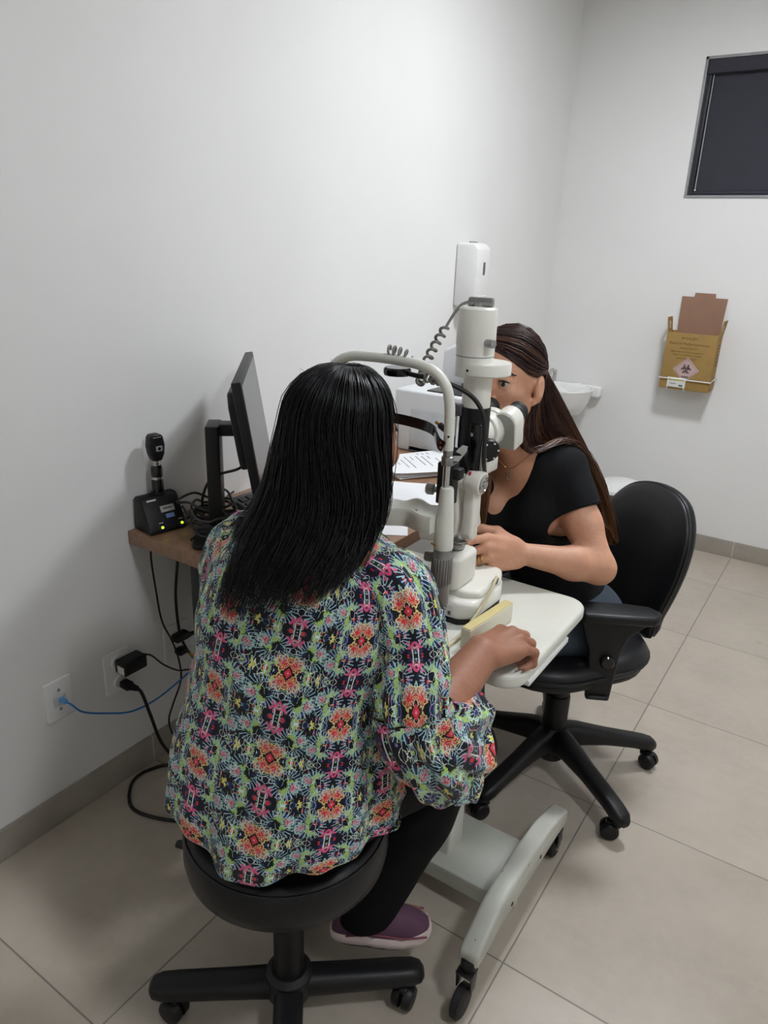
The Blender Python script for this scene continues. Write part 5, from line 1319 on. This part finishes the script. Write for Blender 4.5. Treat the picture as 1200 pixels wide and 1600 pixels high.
rgt = [
    [sc_(-150, 86, .008), sc_(-135, 66, .014), sc_(-136, 44, .015), sc_(-138, 22, .016), sc_(-140, 0, .016), (.83, 1.075, 1.13), (.815, 1.10, 1.05), (.81, 1.14, .96), (.82, 1.19, .88)],
    [sc_(-60, 84, .008), sc_(-100, 66, .014), sc_(-108, 44, .015), sc_(-112, 20, .015), sc_(-114, 0, .015), (.812, 1.03, 1.13), (.805, 1.03, 1.06), (.80, 1.02, .97), (.80, 1.01, .88)],
    [sc_(-12, 64, .006), sc_(-60, 58, .010), sc_(-90, 40, .012), sc_(-100, 18, .013), sc_(-103, -4, .013), (.818, 1.00, 1.12), (.822, .99, 1.06), (.835, .985, .97), (.84, .98, .87)],
    [sc_(-6, 40, .004), sc_(-40, 36, .008), sc_(-70, 26, .010), sc_(-88, 10, .010), sc_(-92, -12, .011), (.832, .985, 1.12), (.846, .980, 1.06), (.862, .978, .97), (.868, .975, .87)],
    [sc_(-4, 28, .002), sc_(-33, 24, .005), sc_(-60, 16, .007), sc_(-78, 8, .008), sc_(-84, -14, .009), (.845, .975, 1.12), (.868, .972, 1.06), (.882, .970, .97), (.882, .968, .885)],
]
cD = (.90, 1.02, 1.15)
hair('hair', [dict(g=left, n=1500, r=.0011, thick=.016, jit=.0022, cut=.16, centre=cD, m=26, taper=.5),
              dict(g=rgt, n=700, r=.0011, thick=.014, jit=.0022, cut=.18, centre=cD, m=22, taper=.5),
              dict(g=[left[0][4:], left[1][4:], left[2][4:]], n=140, r=.0011, thick=.010, jit=.006, cut=.3, centre=cD, m=18, shell=False)], bodyD, HD,
     'long straight dark brown hair with lighter ends', 5)

# ================================================================== the patient
pat = empty('person', (.83, .33, 0), 'woman with long black hair in a floral blouse, seated on the stool, back turned', 'person')
PH = Head((.857, .466, 1.176), (0, 1), math.radians(-4), 0, .97)
hipP = np.array((.832, .338, .612)); shRp, elRp, wrRp = np.array((.985, .405, .985)), np.array((1.078, .345, .765)), np.array((1.094, .535, .832))
shLp, elLp, wrLp = np.array((.680, .400, .975)), np.array((.625, .42, .735)), np.array((.70, .545, .82))
I3 = np.eye(3)
P_ = [
    ('torso', 'e', hipP+(0, 0, -.015), (.175, .145, .105), I3, .04), ('torso', 'e', (.833, .352, .73), (.140, .098, .15), I3, .06),
    ('torso', 'e', (.836, .378, .86), (.148, .096, .15), I3, .06), ('torso', 'e', (.840, .390, .945), (.128, .074, .076), I3, .05),
    ('torso', 'e', (.775, .455, .86), (.06, .06, .06), I3, .04), ('torso', 'e', (.895, .455, .86), (.06, .06, .06), I3, .04),
    ('torso', 'c', shRp+(-.03, 0, -.002), shRp+(-.10, 0, .008), .040, .030, .04), ('torso', 'c', shLp+(.03, 0, -.002), shLp+(.10, 0, .008), .040, .030, .04),
    ('neck', 'c', (.845, .405, 1.0), PH(0, -.035, -.07), .056, .052, .035),
    ('arm', 'c', shRp, elRp, .043, .038, .03), ('arm', 'c', elRp, elRp*.66+wrRp*.34, .041, .043, .02), ('arm', 'c', elRp*.66+wrRp*.34, wrRp, .043, .0310, .02),
    ('arm', 'c', shLp, elLp, .043, .038, .03), ('arm', 'c', elLp, elLp*.66+wrLp*.34, .041, .038, .02), ('arm', 'c', elLp*.66+wrLp*.34, wrLp, .038, .026, .02),
]
legsP = [((.930, .365, .608), (1.012, .640, .540), (.898, .502, .175)), ((.745, .365, .608), (.700, .685, .540), (.715, .60, .150))]
for i, (h, kn, an) in enumerate(legsP):
    h, kn, an = np.array(h), np.array(kn), np.array(an); mid = kn*.6+an*.4
    toe = np.array((.085, .060, -.052)) if i == 0 else np.array((-.02, .13, -.105)); lowr = np.array((0, 0, -.05)) if i == 0 else np.array((0, 0, -.095))
    P_ += [('leg', 'c', h, kn, .098, .066, .04), ('leg', 'c', kn, mid+(0, -.012, 0), .060, .060, .03), ('leg', 'c', mid+(0, -.012, 0), an, .060, .038, .03), ('foot', 'c', an+lowr*.7, an+toe, .036, .028, .02)]
S = SDF((.54, .14, .0), (1.24, .86, 1.32), .0034)
S.prims(P_); PH.build(S)
# right hand: loose fist resting on the table edge
tipsP, LP, axP = hand(S, wrRp, (.22, .965, -.06), (-.02, .06, 1), (-.965, .22, 0), 1.10,
    [[(.118, .027, -.010), (.112, .023, -.034), (.088, .021, -.036)], [(.124, .006, -.008), (.120, .004, -.034), (.094, .004, -.038)],
     [(.114, -.014, -.010), (.112, -.015, -.034), (.088, -.014, -.037)], [(.098, -.033, -.013), (.097, -.033, -.033), (.076, -.031, -.035)]],
    [(.048, .046, -.016), (.076, .050, -.022), (.102, .040, -.026)])
tipsQ, LQ, axQ = hand(S, wrLp, (.2, .97, .0), (.05, 0, 1), (.97, -.2, 0), .98,
    [[(.124, .026, -.006), (.140, .024, -.018), (.150, .022, -.026)], [(.130, .006, -.004), (.150, .006, -.016), (.160, .006, -.026)],
     [(.122, -.014, -.006), (.140, -.015, -.018), (.150, -.015, -.026)], [(.106, -.034, -.010), (.120, -.036, -.020), (.130, -.037, -.026)]],
    [(.048, .048, -.016), (.076, .056, -.022), (.100, .056, -.026)])
P, F = S.mesh(); P = smooth_np(P, F, 1, .4)
brown = skin('brown skin', '#a3725a', '#96654d', '#80533f')
bodyP = obj_me('body', mesh_np('body', P, F), brown, pat, 180)
nails(tipsP, axP, bodyP, 1.0, mat('natural nail', '#a8745f', .35)); nails(tipsQ, axQ, bodyP, 1.0, bpy.data.materials['natural nail'])
for s_ in (-1, 1):
    ey = obj('eye', MB().ell(PH(s_*.031, .0768, .001), (.0112, .0112, .0108)), bpy.data.materials['eye white'], bodyP, 180)
    obj('iris', MB().ell(PH(s_*.031, .0845, .0), (.0052, .0042, .0052)), bpy.data.materials['dark brown iris'], ey, 180)
    em = MB(); em.tube([PH(s_*(.012+.040*t), .0905-.022*t*t, .0205+.008*math.sin(PI*min(t*1.15, 1))) for t in np.linspace(0, 1, 8)], [.0018, .0030, .0028, .0024, .0010], 6)
    obj('eyebrow', em, bpy.data.materials['dark brow'], bodyP, 180)
# trousers
S4 = SDF((.54, .14, .03), (1.20, .82, .75), .0052)
S4.prims(P_, .009, ('leg',)); S4.ell(hipP+(0, 0, -.015), (.188, .158, .112), None, .04)
for i, (h, kn, an) in enumerate(legsP):
    an = np.array(an); S4.cap(np.array(kn)*.5+an*.5, an+(0, 0, -.035), .064, .058, .03)
S4.ell((.92, .50, .06), (.25, .25, .080), None, .004, True)
S4.ell((.70, .62, -.04), (.17, .17, .11), None, .004, True)
S4.put(lambda X, Y, Z: np.maximum(np.maximum(np.abs(X-.832), np.abs(Y-.332))-.165, np.abs(Z-.42)-.0885)+0*X*Y*Z, (.66, .16, .33), (1.0, .50, .509), .01, True)
sdf_cloth('trousers', S4, BLACK_PANTS, bodyP, .004)

# floral blouse: print as a mirrored repeat, in metres of cloth
def floral():
    m, n, b = new_mat('floral print fabric')
    u, v, _ = n.xyz(n.uv())
    PU, PV = .108, .136
    wob = n.noise(n.uv(), 9, 2)
    uu = u/PU; vv = v/PV
    col = uu.floor(); half = (col*.5).frac()            # every other column is shifted by half a repeat
    vv = vv+half
    x = ((uu.frac())-.5).abs()*2                          # mirrored, 0 on the axis of a column, 1 between columns
    y = ((vv.frac())-.5).abs()*2
    xm, ym = x*PU/2, y*PV/2                               # metres inside the quarter repeat
    q = n.comb(xm, ym, half*3)
    warp = n.noise(q, 60, 3, .6); warp2 = n.noise(q, 110, 2)
    xw = xm+(warp-.5)*.010; yw = ym+(warp2-.5)*.010
    qw = n.comb(xw, yw, half)
    # ground
    navy = c4('#10111c'); blue = c4('#27356b'); green = c4('#acc95f'); mint = c4('#98c8b4'); pink = c4('#d0557f'); coral = c4('#c64a4f'); yel = c4('#d9c27e'); white = c4('#dfe6e2'); red = c4('#d6343f'); lilac = c4('#7f6bb0')
    c = n.mix(n.noise(q, 85, 2).step(.55, .68), navy, blue)
    # leafy green masses
    gz = n.noise(qw, 48, 4, .62)
    zone = ((x-.62).abs()*-2.4+1).mx(((y-.15).abs()*-3+1))
    g = (gz+zone*.18).step(.662, .688)
    c = n.mix(g*.92, c, n.mix(n.noise(q, 190, 2).step(.48, .66), green, mint))
    dots = n.voro(qw, 120, 'F1'); c = n.mix(dots.lt(.17)*n.noise(q, 55, 1).gt(.50), c, lilac)
    dots2 = n.voro(n.comb(xw+.3, yw, half), 85, 'F1'); c = n.mix(dots2.lt(.26)*n.noise(q, 40, 1).gt(.52), c, red)
    c = n.mix(dots2.lt(.34)*dots2.gt(.26)*n.noise(q, 40, 1).gt(.52), c, navy)
    # scalloped coral flowers above and below the diamond on the column axis
    def dist(cx, cy): return n.m('SQRT', (xw-cx)*(xw-cx)+(yw-cy)*(yw-cy))
    for cx, cy, r, cc, rim in ((.0088, .0142, .0098, coral, yel), (.0440, .041, .0070, pink, mint)):
        d = dist(cx, cy); ang = n.m('ARCTAN2', yw-cy, xw-cx); sc = (ang*9).sin()*.0012+r
        c = n.mix((d-sc-.0032).lt(0), c, rim); c = n.mix((d-sc-.0006).lt(0), c, navy); c = n.mix((d-sc+.0006).lt(0), c, cc)
        c = n.mix((d-r*.9).lt(0)*(d-r*.3).gt(0)*(ang*13).sin().gt(.45), c, rim); c = n.mix((d-r*.40).lt(0), c, red)
    # pink star with pale stalks
    d = dist(.006, PV/2-.016); ang = n.m('ARCTAN2', yw-(PV/2-.016), xw-.006); c = n.mix((d-((ang*5).sin()*.0034+.0068)).lt(0), c, pink)
    c = n.mix(((xm-.0045).abs()-.0008).lt(0)*(ym-(PV/2-.012)).gt(0), c, white)
    # diamond and small yellow rosette
    d = xm+ym*.8; c = n.mix((d-.0098).lt(0), c, navy); c = n.mix((d-.0066).lt(0), c, red); c = n.mix((d-.0026).lt(0), c, pink)
    d = n.m('SQRT', (xm-PU/2)*(xm-PU/2)+ym*ym); ang = n.m('ARCTAN2', ym, xm-PU/2)
    c = n.mix((d-((ang*8).sin()*.0012+.0068)).lt(0), c, c4('#d9cf4b')); c = n.mix((d-.002).lt(0), c, navy)
    # fine pale outlines
    e = n.voro(qw, 62, 'DISTANCE_TO_EDGE'); c = n.mix(e.lt(.020)*n.noise(q, 30, 2).gt(.50), c, mint)
    e = n.voro(n.comb(xw*1.0, yw*.55, half+2.0), 135, 'DISTANCE_TO_EDGE'); c = n.mix(e.lt(.028)*n.noise(q, 38, 2).gt(.48), c, white)
    rays = ((n.m('ARCTAN2', ym-.034, xm-.030)*26).sin()).gt(.72)*(dist(.030, .034)-.014).gt(0)*(dist(.030, .034)-.026).lt(0)
    c = n.mix(rays, c, c4('#9fc4d8'))
    n.put(b.inputs['Base Color'], c); b.inputs['Roughness'].default_value = .78; b.inputs['Sheen Weight'].default_value = .15; b.inputs['Specular IOR Level'].default_value = .25
    bn = n.node('ShaderNodeBump'); bn.inputs['Strength'].default_value = .15; bn.inputs['Distance'].default_value = .001
    n.put(bn.inputs['Height'], n.noise(n.uv(), 1500, 2)); n.put(b.inputs['Normal'], bn.outputs[0])
    return m
FLORAL = floral()

def cloth_loft(name, rings, u_of, v_of, m, parent, thick=.0016, label=None, closed=True):
    """rings: (rows, n, 3); uv in metres from the given arrays; inner face added for thickness"""
    A = np.array(rings); nr, nc = A.shape[:2]
    nxt = np.roll(A, -1, 1)-np.roll(A, 1, 1); dn = np.gradient(A, axis=0); N = np.cross(nxt, dn); N /= np.linalg.norm(N, axis=2, keepdims=True)+1e-9
    cen = A.mean(1, keepdims=True); sgn = np.sign(((A-cen)*N).sum(2).mean()); N *= sgn
    B = A-N*thick; Vv = np.concatenate([A.reshape(-1, 3), B.reshape(-1, 3)]); n1 = nr*nc; F = []; UV = []
    uvA = np.stack([u_of, v_of], 2)                      # rows, nc+1, 2
    for i in range(nr-1):
        for j in range(nc):
            k = (j+1) % nc; F.append((i*nc+j, i*nc+k, (i+1)*nc+k, (i+1)*nc+j)); UV += [uvA[i, j], uvA[i, j+1], uvA[i+1, j+1], uvA[i+1, j]]
            F.append((n1+i*nc+j, n1+(i+1)*nc+j, n1+(i+1)*nc+k, n1+i*nc+k)); UV += [uvA[i, j], uvA[i+1, j], uvA[i+1, j+1], uvA[i, j+1]]
    for i in (0, nr-1):
        for j in range(nc):
            k = (j+1) % nc; f = (i*nc+j, n1+i*nc+j, n1+i*nc+k, i*nc+k); f = f if i == 0 else f[::-1]
            F.append(f); UV += [uvA[i, j], uvA[i, j], uvA[i, j+1], uvA[i, j+1]] if i == 0 else [uvA[i, j+1], uvA[i, j+1], uvA[i, j], uvA[i, j]]
    F = np.array(F)
    if sgn < 0: F = F[:, ::-1]; UV = [q for k in range(0, len(UV), 4) for q in UV[k:k+4][::-1]]
    me = mesh_np(name, Vv, F); uvl = me.uv_layers.new(name='UVMap')
    if len(me.loops) == len(UV): uvl.data.foreach_set('uv', np.array(UV, np.float32).ravel())
    return obj_me(name, me, m, parent, 180, label)

def interp_rows(T, n):
    T = np.array(T, float); t = np.linspace(0, len(T)-1, n); out = np.zeros((n, T.shape[1]))
    for r, x in enumerate(t):
        i = int(min(math.floor(x), len(T)-2)); f = x-i; a, b, c, d = T[max(i-1, 0)], T[i], T[i+1], T[min(i+2, len(T)-1)]
        out[r] = .5*((2*b)+(c-a)*f+(2*a-5*b+4*c-d)*f*f+(3*b-a-3*c+d)*f**3)
    return out
# trunk: z, centre x, centre y, half width, half depth
rows = interp_rows([(1.062, .846, .408, .064, .060), (1.045, .845, .403, .100, .075), (1.020, .842, .398, .160, .092), (.975, .838, .392, .190, .110), (.900, .836, .382, .192, .126),
                    (.800, .832, .362, .192, .136), (.720, .830, .350, .200, .144), (.650, .828, .340, .215, .156), (.590, .829, .334, .221, .168), (.545, .830, .331, .226, .175), (.515, .830, .330, .226, .175)], 80)
NC = 180; RNGS = []; th = np.linspace(0, 2*PI, NC+1)[:-1]
for r, (z, cx, cy, a, d) in enumerate(rows):
    t = r/79; e = 2.5-.35*t
    ca, sa = np.cos(th), np.sin(th)
    rx = np.sign(ca)*np.abs(ca)**(2/e); ry = np.sign(sa)*np.abs(sa)**(2/e)
    fl = max(0, (t-.45)/.55)
    fold = .0085*fl**1.1*np.sin(th*9+.9*np.sin(th*2)+1.2*t)+.004*fl*np.sin(th*17+2.0)
    wr = np.array([noise.noise(Vector((math.cos(q)*2.2, math.sin(q)*2.2, z*6)))*.007+noise.noise(Vector((math.cos(q)*5, math.sin(q)*5, z*12+q)))*.004 for q in th])
    diag = .0045*np.sin(th*3+z*38)*np.clip(1-abs(t-.42)*3, 0, 1)
    k = fold+wr*min(1, t*4)+diag
    zz = z+np.zeros(NC)
    # the hem rides up over the thighs and drapes on the seat
    zz += fl**2*(.070*np.clip(np.sin(th), 0, 1)+.085*np.clip(np.cos(th), 0, 1)**1.5+.060*np.clip(-np.cos(th), 0, 1))
    zz -= .030*np.clip((np.abs(ca)-.45)/.55, 0, 1)**1.4*np.clip(1-abs(t-.12)*5, 0, 1)     # shoulders slope
    RNGS.append(np.stack([cx+(a+k)*rx, cy+(d+k)*ry, zz], 1))
RNGS = np.array(RNGS)
per = np.zeros((80, NC+1)); ang_u = (np.linspace(0, 1, NC+1)-.75)     # seam of the print at the spine
for r in range(80): per[r] = ang_u*2*PI*(.158+.030*(r/79))
vv_ = np.repeat((1.062-rows[:, 0])[:, None]*1.03, NC+1, 1)
blouse = cloth_loft('blouse', RNGS, per, vv_, FLORAL, bodyP, label='loose black, green and coral floral print blouse with bell sleeves')
def sleeve(name, path, radii, flat, v0, u0, fold, label=None, squash=None, rows_n=46, gather=None):
    Pp = np.array([tuple(q) for q in spline(path, 12)]); d = np.concatenate([[0], np.cumsum(np.linalg.norm(np.diff(Pp, axis=0), axis=1))]); L = d[-1]
    t = np.linspace(0, 1, rows_n); C = np.stack([np.interp(t*L, d, Pp[:, i]) for i in range(3)], 1)
    rad = np.interp(t, np.linspace(0, 1, len(radii)), radii); fo = np.interp(t, np.linspace(0, 1, len(fold)), fold); sq = np.interp(t, np.linspace(0, 1, len(squash)), squash) if squash else np.ones(rows_n)
    n = 96; out = []; prev = np.array(flat, float)
    for i in range(rows_n):
        tg = C[min(i+1, rows_n-1)]-C[max(i-1, 0)]; tg /= np.linalg.norm(tg); x = prev-tg*np.dot(prev, tg); x /= np.linalg.norm(x); prev = x; y = np.cross(tg, x)
        q = np.linspace(0, 2*PI, n+1)[:-1]
        k = rad[i]+fo[i]*np.sin(q*9+1.3*math.sin(i*.12)+u0*9)+.4*fo[i]*np.sin(q*17+i*.05)+np.array([noise.noise(Vector((math.cos(w_)*2+u0*7, math.sin(w_)*2, i*.13)))*.006 for w_ in q])
        out.append(C[i]+(x[None, :]*np.cos(q)[:, None]*k[:, None]*sq[i]+y[None, :]*np.sin(q)[:, None]*k[:, None]))
    us = np.repeat((np.linspace(0, 1, n+1)*2*PI*.062+u0)[None, :], rows_n, 0); vs = np.repeat((t*L+v0)[:, None], n+1, 1)
    return cloth_loft(name, np.array(out), us, vs, FLORAL, blouse, label=label)
sleeve('sleeve', [(.955, .400, 1.000), (1.005, .398, .975), (1.046, .378, .900), (1.066, .352, .845), (1.074, .345, .812)], [.050, .060, .057, .055, .056], (0, 1, 0), .05, .02, [.001, .002, .003, .003, .004])
sleeve('sleeve_ruffle', [(1.073, .345, .828), (1.080, .350, .792), (1.090, .382, .757), (1.097, .425, .732), (1.102, .455, .722)], [.0590, .067, .087, .104, .112], (1, 0, 0), .31, .05, [.003, .005, .006, .008, .009], squash=[1, .96, .82, .68, .62])
sleeve('sleeve', [(.715, .398, .992), (.670, .400, .960), (.645, .405, .880), (.630, .415, .800), (.625, .425, .760)], [.050, .062, .062, .058, .056], (0, 1, 0), .05, .07, [.001, .002, .003, .003, .005])
sleeve('sleeve_ruffle', [(.625, .42, .775), (.630, .44, .755), (.645, .475, .745), (.66, .50, .745), (.668, .52, .748)], [.057, .064, .076, .088, .094], (0, .4, 1), .30, .09, [.003, .005, .006, .008, .009])
# trainers
def trainer(heel, dirv, zf, L=.245):
    d = Vector((dirv[0], dirv[1], 0)).normalized(); s_ = Vector((-d.y, d.x, 0)); h = Vector((heel[0], heel[1], zf))
    def ringp(z, k, x0, x1, wob=0):
        out = []
        for i in range(44):
            a = 2*PI*i/44; t = .5-.5*math.cos(a); x = x0+(x1-x0)*t; w_ = (.030+.012*math.sin(min(max((t-.35)/.65, 0), 1)*PI*.75+.1))*k*abs(math.sin(a))**.55*(1 if math.sin(a) >= 0 else -1)
            toe = .012*max(0, (t-.75)/.25)**2
            out.append(h+d*x+s_*w_+Vector((0, 0, z+toe+wob*math.sin(i*2.9))))
        return out
    sole = obj('shoe', MB().loft([ringp(.0, .90, .008, L-.012), ringp(.004, 1.0, .0, L, .001), ringp(.018, 1.04, -.004, L+.002, .002), ringp(.028, 1.0, -.002, L-.002, .003)]), mat('pale pink sole', '#e2d0cc', .6, var=.05), bodyP, 60, label='pink and plum trainer with a pale sole')
    obj('tread', MB().loft([ringp(-.006, .82, .012, L-.02), ringp(.001, .92, .006, L-.012)]), M['black_rubber'], sole, 60)
    obj('upper', MB().loft([ringp(.026, .97, .000, L-.004), ringp(.045, .92, .004, L-.022), ringp(.062, .80, .008, L-.060), ringp(.080, .70, .006, L-.110), ringp(.100, .62, .006, L-.140)]), mat('plum mesh upper', '#5a3b50', .75, var=.12, bump=.3, bscale=900), sole, 60)
    st_ = MB()
    for q in (-1, 1): st_.tube([h+d*x+s_*(q*w_)+Vector((0, 0, z)) for x, w_, z in ((.03, .033, .034), (.09, .036, .040), (.15, .041, .036), (.20, .036, .034))], .0022, 6, smooth=5)
    obj('side_stripe', st_, mat('maroon trim', '#7b3b4a', .6), sole, 180)
trainer((.846, .454), (.163, .116), .091, .212)
trainer((.712, .555), (-.12, 1), .008, .24)
# long straight black hair
HP = hair_mat('black hair', '#07070a', '#09090c', .3, 1.0, .34, .32)
sp = PH.scalp
def pg(az, ends, infl=.016):
    """az measured from the back of the head towards her right"""
    a = 180+az
    return [sp(a, 84, .012), sp(a, 66, infl+.004), sp(a, 44, infl+.008), sp(a, 22, infl+.008), sp(a, 2, infl+.006)]+ends
G = [
    pg(-118, [(.755, .50, 1.10), (.742, .50, 1.04), (.715, .49, .99), (.700, .475, .965)]),
    pg(-92, [(.742, .445, 1.10), (.722, .435, 1.045), (.695, .428, 1.000), (.678, .422, .970)]),
    pg(-66, [(.740, .405, 1.11), (.718, .388, 1.055), (.694, .365, 1.010), (.684, .345, .960)]),
    pg(-40, [(.762, .370, 1.11), (.750, .340, 1.05), (.745, .305, 1.000), (.748, .275, .950), (.751, .262, .925)]),
    pg(-15, [(.815, .350, 1.11), (.810, .318, 1.05), (.808, .280, 1.000), (.812, .248, .955), (.815, .234, .940)]),
    pg(12, [(.880, .350, 1.11), (.882, .318, 1.05), (.880, .280, 1.010), (.876, .250, .975), (.874, .240, .965)]),
    pg(38, [(.934, .372, 1.11), (.940, .345, 1.060), (.938, .312, 1.025), (.936, .285, .995), (.935, .272, .985)]),
    pg(64, [(.962, .402, 1.12), (.964, .385, 1.070), (.962, .355, 1.040), (.960, .332, 1.020), (.958, .320, 1.010)]),
    pg(86, [(.966, .425, 1.13), (.964, .418, 1.085), (.958, .408, 1.060), (.954, .400, 1.040)]),
]
FRONT = [[sp(a*.95, 24-abs(a)*.22, .003), sp(a, 40, .010), sp(a*1.05, 58, .014), sp(a*1.1, 74, .015), sp(a*1.15, 88, .013), sp(180, 80, .013)] for a in (-98, -70, -42, -15, 12, 40, 68, 96)]
hair('hair', [dict(g=FRONT, n=500, r=.0009, thick=.012, jit=.002, cut=.1, centre=(.855, .45, 1.15), m=14), dict(g=G, n=3000, r=.0009, thick=.020, jit=.0042, cut=.30, centre=(.850, .43, 1.1), m=22, taper=.30, lift=.010, cover=.74),
              dict(g=[g[3:] for g in G[1:-1]], n=420, r=.0008, thick=.012, jit=.009, cut=.25, centre=(.850, .43, 1.1), m=16, shell=False)], bodyP, HP, 'long straight black hair', 9)
fz = []
crown = np.array(PH(0, -.03, .118))
flv = MB()
rf = np.random.default_rng(3)
for k in range(46):
    a = rf.uniform(0, 2*PI); r0 = rf.uniform(0, .05); p0 = crown+np.array((math.cos(a)*r0, math.sin(a)*r0, -.004-r0*r0*6)); d = np.array((math.cos(a)*.6, math.sin(a)*.6, .5))*rf.uniform(.012, .035); e = rf.normal(0, .008, 3)
    flv.tube([p0, p0+d*.6+e*.3, p0+d*1.2+e+np.array((0, 0, -.008))], [.0005, .0004, .0002], 4, smooth=4)
obj('stray_hairs', flv, bpy.data.materials['black lashes'], bodyP, 180)
